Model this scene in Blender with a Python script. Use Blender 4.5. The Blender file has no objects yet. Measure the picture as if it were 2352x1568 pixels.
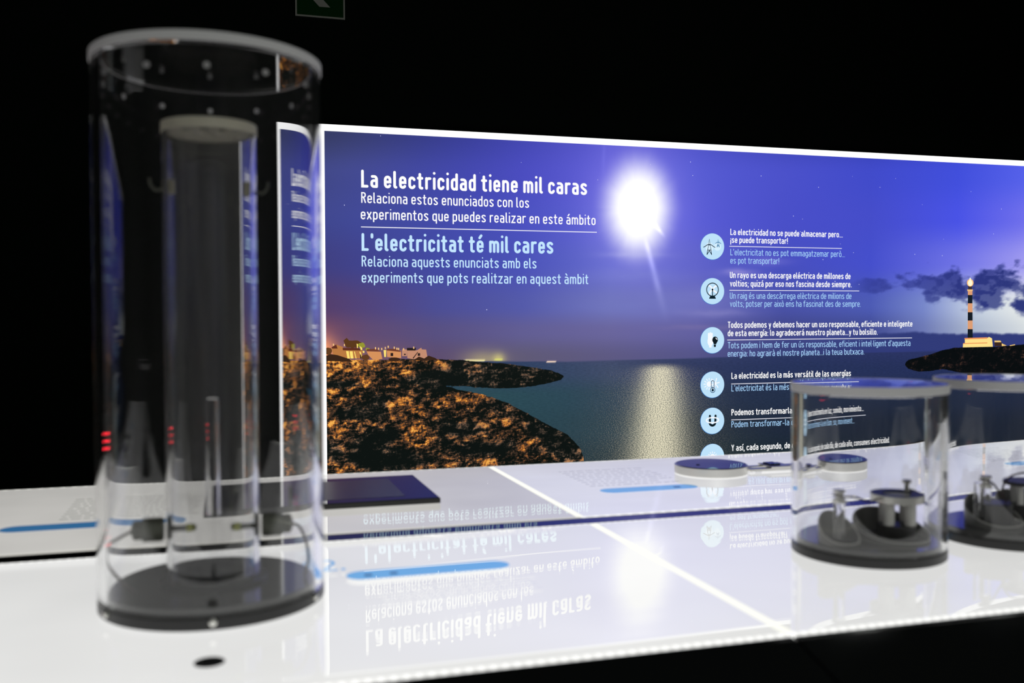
import bpy, bmesh, math, random
import numpy as np
from math import sin, cos, pi, radians
from mathutils import Vector, Matrix
random.seed(7)

# ------------------------------------------------------------------ camera, world, exposure
T0 = 0.9                                   # height of the glowing table tops
F_PX, YAW, PIT, ROL, EYE = 2217.9, 0.2873, 0.0239, -0.0040, 0.5
fwd = Vector((sin(YAW) * cos(PIT), cos(YAW) * cos(PIT), -sin(PIT)))
rgt0 = Vector((cos(YAW), -sin(YAW), 0.0))
up0 = rgt0.cross(fwd)
rgt = rgt0 * cos(ROL) + up0 * sin(ROL)
upv = up0 * cos(ROL) - rgt0 * sin(ROL)
scene = bpy.context.scene
cam_data = bpy.data.cameras.new('camera')
cam = bpy.data.objects.new('camera', cam_data)
scene.collection.objects.link(cam)
m = Matrix((rgt, upv, -fwd)).transposed().to_4x4()
m.translation = Vector((0, 0, T0 + EYE))
cam.matrix_world = m
cam_data.sensor_width = 36.0
cam_data.lens = 36.0 * F_PX / 2352.0
cam_data.clip_start = 0.05
cam_data.dof.use_dof = True
cam_data.dof.focus_distance = 6.3
cam_data.dof.aperture_fstop = 2.6
scene.camera = cam

world = bpy.data.worlds.new('world')
scene.world = world
world.use_nodes = True
world.node_tree.nodes['Background'].inputs[0].default_value = (0.02, 0.022, 0.02, 1)
world.node_tree.nodes['Background'].inputs[1].default_value = 0.3
scene.view_settings.view_transform = 'Standard'
scene.view_settings.look = 'None'
scene.view_settings.exposure = 0.0
scene.view_settings.gamma = 1.0
scene.view_settings.use_curve_mapping = False
scene.cycles.max_bounces = 16
scene.cycles.transmission_bounces = 16
scene.cycles.glossy_bounces = 8
scene.cycles.diffuse_bounces = 3
scene.cycles.transparent_max_bounces = 12
scene.cycles.sample_clamp_indirect = 3.0

# ------------------------------------------------------------------ geometry of the place
D = 6.095            # distance to the back wall
MY = D - 0.12        # plane of the mural print
WALLY = D + 0.0
Y3, Y2A, Y2B, Y1, X1 = 3.1428, 2.2668, 2.1925, 1.3248, 0.8495


def ray(px, py):
    return fwd + rgt * ((px - 1176) / F_PX) - upv * ((py - 784) / F_PX)


def on_wall(px, py, Y=MY):
    d = ray(px, py)
    t = Y / d.y
    return d.x * t, d.z * t + EYE + T0


def on_table(px, py, z=0.0):
    d = ray(px, py)
    t = (z - EYE) / d.z
    return d.x * t, d.y * t


def lin(c):
    out = []
    for v in c[:3]:
        v = v / 255.0
        out.append(v / 12.92 if v <= 0.04045 else ((v + 0.055) / 1.055) ** 2.4)
    return tuple(out)


# ------------------------------------------------------------------ helpers
COL = scene.collection


def link(name, me, mat=None, parent=None):
    o = bpy.data.objects.new(name, me)
    COL.objects.link(o)
    if mat is not None and me is not None and len(me.materials) == 0:
        me.materials.append(mat)
    if parent is not None:
        o.parent = parent
    return o


def thing(name, label, cat, loc=(0, 0, 0), rz=0.0, group=None):
    o = bpy.data.objects.new(name, None)
    COL.objects.link(o)
    o.empty_display_size = 0.05
    o.location = (loc[0], loc[1], loc[2] + T0)
    o.rotation_euler = (0, 0, rz)
    o['label'] = label
    o['category'] = cat
    if group:
        o['group'] = group
    return o


def tag(o, label, cat, group=None):
    o['label'] = label
    o['category'] = cat
    if group:
        o['group'] = group
    return o


def up_normals(o):
    bm = bmesh.new()
    bm.from_mesh(o.data)
    for f in bm.faces:
        f.normal_update()
        if f.normal.z < 0:
            f.normal_flip()
    bm.to_mesh(o.data)
    bm.free()
    return o


def from_bm(name, bm, mat, parent=None, smooth=False):
    me = bpy.data.meshes.new(name)
    bmesh.ops.recalc_face_normals(bm, faces=bm.faces)
    bm.to_mesh(me)
    bm.free()
    if smooth:
        me.shade_smooth()
        try:
            me.set_sharp_from_angle(angle=radians(35))
        except Exception:
            pass
    return link(name, me, mat, parent)


def bm_box(bm, x0, x1, y0, y1, z0, z1, bevel=0.0):
    b = bmesh.new()
    vs = [b.verts.new((x, y, z)) for z in (z0, z1) for y in (y0, y1) for x in (x0, x1)]
    for f in ((0, 1, 3, 2), (4, 5, 7, 6), (0, 1, 5, 4), (2, 3, 7, 6), (0, 2, 6, 4), (1, 3, 7, 5)):
        b.faces.new([vs[i] for i in f])
    bmesh.ops.recalc_face_normals(b, faces=b.faces)
    if bevel > 0:
        bmesh.ops.bevel(b, geom=list(b.edges), offset=bevel, segments=2, affect='EDGES', profile=0.7)
    merge(bm, b)


def merge(bm, b, mat=None):
    me = bpy.data.meshes.new('tmp')
    b.to_mesh(me)
    b.free()
    if mat is not None:
        me.transform(mat)
    bm.from_mesh(me)
    bpy.data.meshes.remove(me)


def box(name, mat, parent, *a, bevel=0.0):
    bm = bmesh.new()
    bm_box(bm, *a, bevel=bevel)
    return from_bm(name, bm, mat, parent)


def bm_lathe(bm, prof, n=64, cx=0.0, cy=0.0, closed=False, rim=None):
    """revolve a (r, z) profile about a vertical axis"""
    rings = []
    for r, z in prof:
        if r < 1e-6:
            rings.append([bm.verts.new((cx, cy, z))])
        else:
            rings.append([bm.verts.new((cx + r * cos(2 * pi * i / n), cy + r * sin(2 * pi * i / n), z)) for i in range(n)])
    pairs = list(zip(rings, rings[1:]))
    if closed:
        pairs.append((rings[-1], rings[0]))
    for a, b in pairs:
        for i in range(n):
            j = (i + 1) % n
            if len(a) == 1:
                bm.faces.new((a[0], b[i], b[j]))
            elif len(b) == 1:
                bm.faces.new((a[i], a[j], b[0]))
            else:
                bm.faces.new((a[i], a[j], b[j], b[i]))


def lathe(name, mat, parent, prof, n=64, cx=0.0, cy=0.0, closed=False, smooth=True):
    bm = bmesh.new()
    bm_lathe(bm, prof, n, cx, cy, closed)
    return from_bm(name, bm, mat, parent, smooth)


def tube_wall(name, mat, parent, r_out, r_in, z0, z1, n=128, cx=0.0, cy=0.0, c=0.0008):
    return lathe(name, mat, parent, [(r_in, z0 + c), (r_in + c, z0), (r_out - c, z0), (r_out, z0 + c),
                                     (r_out, z1 - c), (r_out - c, z1), (r_in + c, z1), (r_in, z1 - c)], n, cx, cy, True)


def disc(name, mat, parent, r, z0, z1, n=96, cx=0.0, cy=0.0, c=0.0012):
    return lathe(name, mat, parent, [(0, z0), (r - c, z0), (r, z0 + c), (r, z1 - c), (r - c, z1), (0, z1)], n, cx, cy)


def bm_sweep(bm, pts, r, n=8, cap=True):
    pts = [Vector(p) for p in pts]
    rs = r if isinstance(r, (list, tuple)) else [r] * len(pts)
    rings = []
    ref = Vector((0, 0, 1))
    for i, p in enumerate(pts):
        t = (pts[min(i + 1, len(pts) - 1)] - pts[max(i - 1, 0)]).normalized()
        if abs(t.dot(ref)) > 0.95:
            ref = Vector((1, 0, 0))
        a = t.cross(ref).normalized()
        b = t.cross(a).normalized()
        rings.append([bm.verts.new(p + (a * cos(2 * pi * k / n) + b * sin(2 * pi * k / n)) * rs[i]) for k in range(n)])
    for A, B in zip(rings, rings[1:]):
        for k in range(n):
            bm.faces.new((A[k], A[(k + 1) % n], B[(k + 1) % n], B[k]))
    if cap:
        bm.faces.new(rings[0][::-1])
        bm.faces.new(rings[-1])


def sweep(name, mat, parent, pts, r, n=10):
    bm = bmesh.new()
    bm_sweep(bm, pts, r, n)
    return from_bm(name, bm, mat, parent, True)


def smooth_path(ctrl, n=8):
    """Catmull-Rom through the control points"""
    P = [Vector(c) for c in ctrl]
    P = [P[0] * 2 - P[1]] + P + [P[-1] * 2 - P[-2]]
    out = []
    for i in range(1, len(P) - 2):
        for k in range(n):
            t = k / n
            out.append(0.5 * ((2 * P[i]) + (P[i + 1] - P[i - 1]) * t + (2 * P[i - 1] - 5 * P[i] + 4 * P[i + 1] - P[i + 2]) * t * t
                              + (3 * P[i] - P[i - 1] - 3 * P[i + 1] + P[i + 2]) * t ** 3))
    out.append(P[-2])
    return out


# ------------------------------------------------------------------ materials
def new_mat(name):
    mt = bpy.data.materials.new(name)
    mt.use_nodes = True
    nt = mt.node_tree
    nt.nodes.clear()
    out = nt.nodes.new('ShaderNodeOutputMaterial')
    return mt, nt, out


def principled(name, col, rough=0.5, metal=0.0, ior=1.5, trans=0.0, noise=0.0, nscale=30.0, spec=None):
    mt, nt, out = new_mat(name)
    p = nt.nodes.new('ShaderNodeBsdfPrincipled')
    p.inputs['Base Color'].default_value = (*col, 1)
    p.inputs['Roughness'].default_value = rough
    p.inputs['Metallic'].default_value = metal
    p.inputs['IOR'].default_value = ior
    p.inputs['Transmission Weight'].default_value = trans
    if spec is not None:
        p.inputs['Specular IOR Level'].default_value = spec
    if noise > 0:
        tc = nt.nodes.new('ShaderNodeTexCoord')
        n = nt.nodes.new('ShaderNodeTexNoise')
        n.inputs['Scale'].default_value = nscale
        n.inputs['Detail'].default_value = 5
        mr = nt.nodes.new('ShaderNodeMapRange')
        mr.inputs[3].default_value = max(rough - noise, 0)
        mr.inputs[4].default_value = min(rough + noise, 1)
        nt.links.new(tc.outputs['Object'], n.inputs['Vector'])
        nt.links.new(n.outputs['Fac'], mr.inputs[0])
        nt.links.new(mr.outputs[0], p.inputs['Roughness'])
    nt.links.new(p.outputs[0], out.inputs[0])
    return mt


def emitter(name, col, strength=1.0):
    mt, nt, out = new_mat(name)
    e = nt.nodes.new('ShaderNodeEmission')
    e.inputs[0].default_value = (*col, 1)
    e.inputs[1].default_value = strength
    nt.links.new(e.outputs[0], out.inputs[0])
    return mt


def light_surface(name, col, strength, var=0.05, bump=0.0, ior=1.42, rough=0.0):
    """backlit acrylic: it glows and its polished face mirrors by the Fresnel law"""
    mt, nt, out = new_mat(name)
    L = nt.links.new
    tc = nt.nodes.new('ShaderNodeTexCoord')
    n = nt.nodes.new('ShaderNodeTexNoise')
    n.inputs['Scale'].default_value = 2.2
    n.inputs['Detail'].default_value = 2
    L(tc.outputs['Object'], n.inputs['Vector'])
    mr = nt.nodes.new('ShaderNodeMapRange')
    mr.inputs[1].default_value = 0.3
    mr.inputs[2].default_value = 0.7
    mr.inputs[3].default_value = strength * (1 - var)
    mr.inputs[4].default_value = strength * (1 + var)
    L(n.outputs['Fac'], mr.inputs[0])
    e = nt.nodes.new('ShaderNodeEmission')
    e.inputs[0].default_value = (*col, 1)
    L(mr.outputs[0], e.inputs[1])
    g = nt.nodes.new('ShaderNodeBsdfGlossy')
    g.inputs['Roughness'].default_value = rough
    g.inputs[0].default_value = (1, 1, 1, 1)
    fr = nt.nodes.new('ShaderNodeFresnel')
    fr.inputs[0].default_value = ior
    if bump > 0:
        mp = nt.nodes.new('ShaderNodeMapping')
        mp.inputs['Scale'].default_value = (1.0, 9.0, 1.0)
        b_n = nt.nodes.new('ShaderNodeTexNoise')
        b_n.inputs['Scale'].default_value = 1.6
        b_n.inputs['Detail'].default_value = 1
        bp = nt.nodes.new('ShaderNodeBump')
        bp.inputs['Strength'].default_value = 1.0
        bp.inputs['Distance'].default_value = bump
        L(tc.outputs['Object'], mp.inputs['Vector'])
        L(mp.outputs[0], b_n.inputs['Vector'])
        L(b_n.outputs['Fac'], bp.inputs['Height'])
        L(bp.outputs[0], g.inputs['Normal'])
        L(bp.outputs[0], fr.inputs['Normal'])
    mx = nt.nodes.new('ShaderNodeMixShader')
    L(fr.outputs[0], mx.inputs[0])
    L(e.outputs[0], mx.inputs[1])
    L(g.outputs[0], mx.inputs[2])
    L(mx.outputs[0], out.inputs[0])
    return mt


def led_material(name, col, lo, hi, pitch, axis):
    """a strip of diodes behind a diffuser: brighter spot at every diode"""
    mt, nt, out = new_mat(name)
    L = nt.links.new
    tc = nt.nodes.new('ShaderNodeTexCoord')
    sp = nt.nodes.new('ShaderNodeSeparateXYZ')
    L(tc.outputs['Object'], sp.inputs[0])
    mu = nt.nodes.new('ShaderNodeMath')
    mu.operation = 'MULTIPLY'
    mu.inputs[1].default_value = 2 * pi / pitch
    L(sp.outputs[axis], mu.inputs[0])
    si = nt.nodes.new('ShaderNodeMath')
    si.operation = 'SINE'
    L(mu.outputs[0], si.inputs[0])
    mr = nt.nodes.new('ShaderNodeMapRange')
    mr.inputs[1].default_value = -0.2
    mr.inputs[2].default_value = 1
    mr.inputs[3].default_value = lo
    mr.inputs[4].default_value = hi
    L(si.outputs[0], mr.inputs[0])
    e = nt.nodes.new('ShaderNodeEmission')
    e.inputs[0].default_value = (*col, 1)
    L(mr.outputs[0], e.inputs[1])
    L(e.outputs[0], out.inputs[0])
    return mt


M = {}
M['wall'] = principled('black_wall_paint', (0.0045, 0.0065, 0.0052), 0.9, spec=0.05, noise=0.1, nscale=4)
M['reflector'] = principled('grey_reflector', (0.62, 0.61, 0.59), 0.8, noise=0.1, nscale=5)
M['floor'] = principled('black_floor', (0.006, 0.006, 0.006), 0.35, noise=0.1, nscale=3)
M['black_gloss'] = principled('black_gloss', (0.008, 0.009, 0.009), 0.12, noise=0.04, nscale=8)
M['trim_gloss'] = principled('black_trim', (0.006, 0.006, 0.008), 0.04)
M['black_matt'] = principled('black_matt', (0.012, 0.012, 0.012), 0.5)
M['base_black'] = principled('base_black', (0.016, 0.016, 0.016), 0.35, noise=0.08)
M['base_grey'] = principled('base_grey', (0.085, 0.085, 0.083), 0.10, noise=0.03)
M['cup_grey'] = principled('cup_grey', (0.17, 0.165, 0.155), 0.3, noise=0.05)
M['rim_grey'] = principled('rim_grey', (0.60, 0.58, 0.54), 0.4)
M['acrylic'] = principled('clear_acrylic', (0.985, 0.985, 0.985), 0.0, trans=1.0, ior=1.49)


def streaked(name, haze, streak):
    """clear acrylic with a small share of off-white diffuse mixed in, in upright streaks"""
    mt = M['acrylic'].copy()
    mt.name = name
    nt = mt.node_tree
    L = nt.links.new
    p = [n for n in nt.nodes if n.type == 'BSDF_PRINCIPLED'][0]
    out = [n for n in nt.nodes if n.type == 'OUTPUT_MATERIAL'][0]
    tc = nt.nodes.new('ShaderNodeTexCoord')
    mp = nt.nodes.new('ShaderNodeMapping')
    mp.inputs['Scale'].default_value = (1, 1, 0.05)
    n = nt.nodes.new('ShaderNodeTexNoise')
    n.inputs['Scale'].default_value = streak
    n.inputs['Detail'].default_value = 3
    mr = nt.nodes.new('ShaderNodeMapRange')
    mr.inputs[1].default_value = 0.35
    mr.inputs[2].default_value = 0.70
    mr.inputs[3].default_value = haze * 0.35
    mr.inputs[4].default_value = haze * 1.7
    d = nt.nodes.new('ShaderNodeBsdfDiffuse')
    t = nt.nodes.new('ShaderNodeBsdfTranslucent')
    d.inputs[0].default_value = t.inputs[0].default_value = (0.95, 0.93, 0.90, 1)
    dm = nt.nodes.new('ShaderNodeMixShader')
    dm.inputs[0].default_value = 0.5
    mx = nt.nodes.new('ShaderNodeMixShader')
    L(tc.outputs['Object'], mp.inputs['Vector'])
    L(mp.outputs[0], n.inputs['Vector'])
    L(n.outputs['Fac'], mr.inputs[0])
    L(d.outputs[0], dm.inputs[1])
    L(t.outputs[0], dm.inputs[2])
    L(mr.outputs[0], mx.inputs[0])
    L(p.outputs[0], mx.inputs[1])
    L(dm.outputs[0], mx.inputs[2])
    L(mx.outputs[0], out.inputs[0])
    return mt


M['acrylic_outer'] = streaked('streaked_acrylic', 0.010, 14)
M['acrylic_inner'] = streaked('streaked_acrylic_inner', 0.055, 60)
M['acrylic_case'] = streaked('streaked_acrylic_case', 0.016, 14)
mtf, ntf, outf = new_mat('frosted_edge')
_d = ntf.nodes.new('ShaderNodeBsdfDiffuse')
_t = ntf.nodes.new('ShaderNodeBsdfTranslucent')
_m = ntf.nodes.new('ShaderNodeMixShader')
_d.inputs[0].default_value = _t.inputs[0].default_value = (0.97, 0.95, 0.96, 1)
_m.inputs[0].default_value = 0.4
ntf.links.new(_d.outputs[0], _m.inputs[1])
ntf.links.new(_t.outputs[0], _m.inputs[2])
ntf.links.new(_m.outputs[0], outf.inputs[0])
M['frosted'] = mtf
M['cream'] = principled('cream_plastic', (0.93, 0.86, 0.70), 0.5)
M['steel'] = principled('brushed_steel', (0.86, 0.85, 0.80), 0.38, metal=1.0, noise=0.08, nscale=120)
M['chrome'] = principled('chrome', (0.85, 0.85, 0.86), 0.06, metal=1.0)
M['brass'] = principled('brass', (0.92, 0.84, 0.60), 0.4, metal=0.0)
M['connector'] = principled('connector_grey', (0.15, 0.155, 0.12), 0.45)
M['yellow'] = principled('yellow_green_tip', (0.80, 0.85, 0.05), 0.4)
M['wire'] = principled('wire_sheath', (0.06, 0.035, 0.035), 0.45)
M['dark_glass'] = principled('dark_glass', (0.004, 0.006, 0.015), 0.02, ior=1.5)
M['screen'] = principled('screen_glass', (0.06, 0.065, 0.09), 0.25, ior=1.45)
M['nylon'] = principled('white_nylon', (0.93, 0.91, 0.87), 0.4)
M['hole'] = principled('hole_black', (0.003, 0.003, 0.003), 0.6)
M['sign_green'] = principled('sign_green', (0.001, 0.035, 0.003), 0.7, spec=0.1)
M['sign_white'] = principled('sign_white', (0.36, 0.36, 0.32), 0.7, spec=0.1)
M['pill_blue'] = light_surface('printed_blue', lin((120, 185, 238)), 1.05, var=0.0)
M['pill_dark'] = light_surface('printed_blue_dim', lin((62, 125, 180)), 0.95, var=0.0)
M['print_grey'] = light_surface('printed_grey', lin((196, 196, 204)), 1.0, var=0.0)
M['print_dim'] = light_surface('printed_grey_dim', lin((178, 178, 172)), 0.85, var=0.0)
M['print_faint'] = light_surface('printed_grey_faint', lin((236, 236, 240)), 1.0, var=0.0)
M['print_navy'] = light_surface('printed_navy', lin((50, 80, 120)), 1.0, var=0.0)
M['glow_front'] = light_surface('glow_front', (1.0, 1.0, 0.985), 0.95, var=0.05, bump=0.00015)
M['glow_back'] = light_surface('glow_back', (0.98, 0.98, 1.0), 1.0, var=0.06, bump=0.0003)
M['glow_dim'] = light_surface('glow_dim', (0.985, 0.965, 0.92), 0.78, var=0.10, bump=0.0002)
M['led_x'] = led_material('led_row', (1, 1, 0.97), 0.97, 1.3, 0.018, 0)
M['led_back'] = led_material('led_row_back', (1, 1, 0.98), 0.92, 1.15, 0.031, 0)
M['led_dim'] = led_material('led_row_dim', (1, 1, 0.93), 0.72, 1.15, 0.031, 0)
M['led_faint'] = emitter('led_row_faint', (1, 0.98, 0.90), 0.66)
M['led_seam'] = emitter('led_seam', (1.0, 1.0, 0.90), 1.08)
M['frame_white'] = emitter('lightbox_edge', (1, 1, 1), 1.1)
M['red_bars'] = emitter('red_diodes', (1.0, 0.02, 0.04), 9.0)


def plain_emit(c, s=1.0, _c={}):
    k = (tuple(c), s)
    if k not in _c:
        _c[k] = emitter('print_%03d_%03d_%03d' % tuple(int(v) for v in c[:3]), lin(c), s)
    return _c[k]


# ------------------------------------------------------------------ the room
RX0, RX1, RY0, RY1, H = -4.2, 8.5, -4.0, WALLY, 4.2


def struct(name, mat, *a):
    o = box(name, mat, None, *a)
    o['kind'] = 'structure'
    return o


struct('floor', M['floor'], RX0, RX1, RY0, RY1, -0.1, 0.0)
struct('ceiling', M['wall'], RX0, RX1, RY0, RY1, H, H + 0.1)
struct('wall_back', M['wall'], RX0, RX1, RY1, RY1 + 0.1, 0, H)
struct('wall_front', M['wall'], RX0, RX1, RY0 - 0.1, RY0, 0, H)
struct('wall_left', M['wall'], RX0 - 0.1, RX0, RY0, RY1, 0, H)
struct('wall_right', M['wall'], RX1, RX1 + 0.1, RY0, RY1, 0, H)

struct('reflector_board', M['reflector'], -1.0, 0.75, -0.95, -0.87, 0.0, 2.05)  # unseen grey board added behind the camera to be mirrored in the tubes

# ------------------------------------------------------------------ the backlit mural
u0, _ = on_wall(748, 700)
u_left, _ = on_wall(734, 700)
u1, _ = on_wall(2620, 700)
_, ztop = on_wall(760, 301)
_, ztop_out = on_wall(760, 286)
zbot = T0 - 0.45
mural = thing('backlit_mural', 'long backlit mural of a moonlit coast with lettering on the black wall',
              'mural', (0, MY, 0))
LOC = Vector((0, MY, T0))


def W2L(x, z, dy=0.0):
    return (x, dy, z - T0)


box('housing', M['black_matt'], mural, u_left, u1 + 0.04, 0.003, 0.119, zbot - T0 - 0.03, ztop_out - T0)
box('edge_light', M['frame_white'], mural, u_left, u1 + 0.04, -0.008, 0.002, ztop - T0, ztop_out - T0, bevel=0.001)
box('edge_light', M['frame_white'], mural, u_left, u0, -0.008, 0.002, zbot - T0 - 0.03, ztop - T0 - 0.0005, bevel=0.001)

# --- the printed picture: a fine mesh whose colour fields are computed, with node detail for rock and water
NX, NZ = 600, 290
xs = np.linspace(u0, u1, NX)
zs = np.linspace(zbot, ztop, NZ)
GX, GZ = np.meshgrid(xs, zs)
R_, U_, F_ = np.array(rgt), np.array(upv), np.array(fwd)
PW = np.stack([GX, np.full_like(GX, MY), GZ - (T0 + EYE)], -1)
dep = PW @ F_
PXX = 1176 + F_PX * (PW @ R_) / dep
PYY = 784 - F_PX * (PW @ U_) / dep


def fbm(x, y, oct=4, seed=0):
    rng = np.random.RandomState(seed)
    tot = np.zeros_like(x)
    amp, s = 0.5, 0.0
    for o in range(oct):
        g = rng.rand(256, 256)
        xi, yi = np.floor(x).astype(int), np.floor(y).astype(int)
        fx, fy = x - xi, y - yi
        fx = fx * fx * (3 - 2 * fx)
        fy = fy * fy * (3 - 2 * fy)
        a = g[yi % 256, xi % 256]; b = g[yi % 256, (xi + 1) % 256]
        c = g[(yi + 1) % 256, xi % 256]; d = g[(yi + 1) % 256, (xi + 1) % 256]
        tot += amp * ((a * (1 - fx) + b * fx) * (1 - fy) + (c * (1 - fx) + d * fx) * fy)
        s += amp
        amp *= 0.5
        x, y = x * 2.03 + 17, y * 2.03 + 5
    return tot / s


def sdf(poly, X, Y):
    """signed distance, positive inside"""
    poly = np.array(poly, float)
    d = np.full(X.shape, 1e9)
    ins = np.zeros(X.shape, bool)
    for i in range(len(poly)):
        a, b = poly[i], poly[(i + 1) % len(poly)]
        e = b - a
        t = np.clip(((X - a[0]) * e[0] + (Y - a[1]) * e[1]) / (e @ e + 1e-9), 0, 1)
        d = np.minimum(d, np.hypot(X - a[0] - t * e[0], Y - a[1] - t * e[1]))
        if a[1] != b[1]:
            c = ((a[1] > Y) != (b[1] > Y)) & (X < (b[0] - a[0]) * (Y - a[1]) / (b[1] - a[1]) + a[0])
            ins ^= c
    return np.where(ins, d, -d)


def smooth(e0, e1, x):
    t = np.clip((x - e0) / (e1 - e0), 0, 1)
    return t * t * (3 - 2 * t)


def field(rows):
    """smooth interpolation over sparse colour samples given row by row"""
    ys = np.array([r[0] for r in rows], float)
    out = []
    for ch in range(3):
        cols = []
        for y, pts in rows:
            px = [p[0] for p in pts]
            cols.append(np.interp(PXX, px, [p[1][ch] for p in pts]))
        cols = np.array(cols)
        idx = np.clip(np.searchsorted(ys, PYY) - 1, 0, len(ys) - 2)
        t = np.clip((PYY - ys[idx]) / (ys[idx + 1] - ys[idx]), 0, 1)
        t = t * t * (3 - 2 * t)
        a = np.take_along_axis(cols, idx[None], 0)[0]
        b = np.take_along_axis(cols, (idx + 1)[None], 0)[0]
        out.append(a * (1 - t) + b * t)
    return np.stack(out, -1)


SKY = [
 (300, [(745, (30, 38, 92)), (1000, (52, 58, 140)), (1200, (66, 70, 176)), (1400, (84, 84, 204)), (1600, (74, 78, 196)), (1800, (60, 68, 176)), (2000, (50, 60, 170)), (2200, (54, 66, 195)), (2352, (78, 90, 222))]),
 (400, [(745, (50, 58, 132)), (1000, (64, 70, 166)), (1200, (74, 76, 192)), (1400, (90, 90, 214)), (1600, (82, 88, 210)), (1800, (76, 82, 204)), (2000, (66, 76, 204)), (2200, (66, 80, 222)), (2352, (86, 98, 236))]),
 (500, [(745, (58, 66, 142)), (1000, (66, 74, 168)), (1200, (74, 80, 192)), (1400, (92, 96, 214)), (1600, (84, 88, 212)), (1800, (74, 80, 202)), (2000, (70, 78, 204)), (2200, (74, 84, 232)), (2352, (112, 112, 238))]),
 (600, [(745, (62, 62, 130)), (1000, (66, 74, 164)), (1200, (74, 82, 184)), (1400, (96, 104, 204)), (1600, (92, 96, 200)), (1800, (72, 80, 192)), (2000, (70, 80, 206)), (2200, (112, 116, 232)), (2352, (160, 155, 242))]),
 (700, [(745, (84, 62, 108)), (1000, (76, 78, 150)), (1200, (84, 90, 170)), (1400, (108, 114, 184)), (1600, (106, 108, 184)), (1800, (74, 82, 168)), (2000, (78, 92, 182)), (2120, (120, 136, 204)), (2230, (196, 208, 228)), (2352, (236, 240, 236))]),
 (760, [(745, (112, 72, 96)), (850, (96, 76, 116)), (1000, (88, 80, 130)), (1200, (98, 94, 148)), (1400, (104, 100, 154)), (1600, (98, 96, 160)), (1800, (66, 72, 138)), (2000, (66, 76, 146)), (2120, (110, 122, 182)), (2230, (170, 182, 205)), (2352, (214, 220, 225))]),
 (822, [(745, (176, 108, 84)), (800, (128, 90, 100)), (1000, (94, 78, 112)), (1200, (96, 90, 118)), (1400, (92, 88, 128)), (1600, (84, 84, 136)), (1800, (56, 64, 118)), (2000, (46, 56, 112)), (2352, (46, 54, 112))]),
]
SEA = [
 (800, [(1200, (52, 62, 104)), (1400, (72, 76, 112)), (1600, (60, 68, 108)), (1800, (46, 56, 100)), (2352, (42, 50, 100))]),
 (850, [(1200, (48, 66, 96)), (1400, (64, 76, 104)), (1600, (48, 58, 94)), (1800, (40, 52, 90)), (2352, (36, 46, 88))]),
 (910, [(1150, (44, 74, 84)), (1300, (46, 72, 86)), (1500, (56, 68, 88)), (1700, (38, 50, 74)), (2352, (30, 42, 68))]),
 (980, [(1200, (42, 70, 80)), (1400, (46, 66, 78)), (1600, (40, 52, 64)), (1800, (32, 42, 60)), (2352, (24, 34, 52))]),
 (1060, [(1300, (38, 58, 66)), (1500, (44, 56, 64)), (1700, (30, 44, 50)), (2352, (20, 30, 40))]),
]
hor = np.interp(PXX, [740, 1300, 1600, 2015, 2352], [827, 830, 822, 809, 801])
sky = field(SKY)
sea = field(SEA)
# left orange glow of the street lamps
gl = np.exp(-(((PXX - 735) / 34) ** 2 + ((PYY - 800) / 38) ** 2))
sky = sky + gl[..., None] * np.array([110, 70, 20])
# horizon town glow
gl = np.exp(-(((PXX - 1110) / 45) ** 2 + ((PYY - 826) / 22) ** 2)) + 1.2 * np.exp(-(((PXX - 1146) / 14) ** 2 + ((PYY - 824) / 14) ** 2))
sky = sky + gl[..., None] * np.array([60, 58, 6])
# moon glow
ex, ey = (PXX - 1465) / 1.0, (PYY - 478) / 1.42
rr = np.hypot(ex, ey) + 5 * (fbm(np.arctan2(ey, ex) * 4 + 20, rr0 := np.hypot(ex, ey) / 60 + 3, 3, 5) - 0.5)
glow = smooth(112, 34, rr) ** 1.35
halo = np.exp(-(rr / 88) ** 2) * 0.62 + 0.12 * np.exp(-(rr / 200) ** 2)
sky = sky * (1 - halo[..., None]) + np.array([172, 162, 252]) * halo[..., None]
sky = sky * (1 - glow[..., None]) + 268 * glow[..., None]
for (ax, ay, bx, by, w0, w1, s) in [(1484, 555, 1532, 740, 5, 9, 48), (1498, 508, 1530, 548, 4, 3, 70), (1388, 330, 1384, 420, 3, 6, 8)]:
    e = np.array([bx - ax, by - ay], float)
    Ln = np.hypot(*e)
    t = ((PXX - ax) * e[0] + (PYY - ay) * e[1]) / Ln ** 2
    dd = np.abs((PXX - ax) * e[1] - (PYY - ay) * e[0]) / Ln
    k = np.exp(-(dd / (w0 + (w1 - w0) * np.clip(t, 0, 1))) ** 2) * smooth(-0.08, 0.1, t) * smooth(1.05, 0.3, t)
    sky = sky + (k * s)[..., None] * np.array([1, 1, 0.8])
# thin pale clouds round the moon and above the list
for (cx, cy, rx, ry, c, s) in [(1455, 585, 60, 7, (200, 200, 245), .35), (1455, 632, 100, 14, (135, 140, 215), .35), (1695, 625, 40, 8, (170, 160, 225), .55),
                               (1770, 600, 45, 10, (150, 140, 225), .35), (1640, 718, 70, 9, (150, 145, 205), .45), (1600, 680, 90, 22, (120, 122, 200), .4),
                               (1480, 700, 160, 30, (118, 124, 196), .35), (1620, 752, 90, 6, (130, 118, 170), .4)]:
    k = np.exp(-(((PXX - cx) / rx) ** 2 + ((PYY - cy - 6 * (fbm(PXX / 40, PYY / 40, 3, 9) - .5)) / ry) ** 2)) * s * (0.5 + fbm(PXX / 50, PYY / 14, 4, 3))
    sky = sky * (1 - k[..., None]) + np.array(c) * k[..., None]
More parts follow.
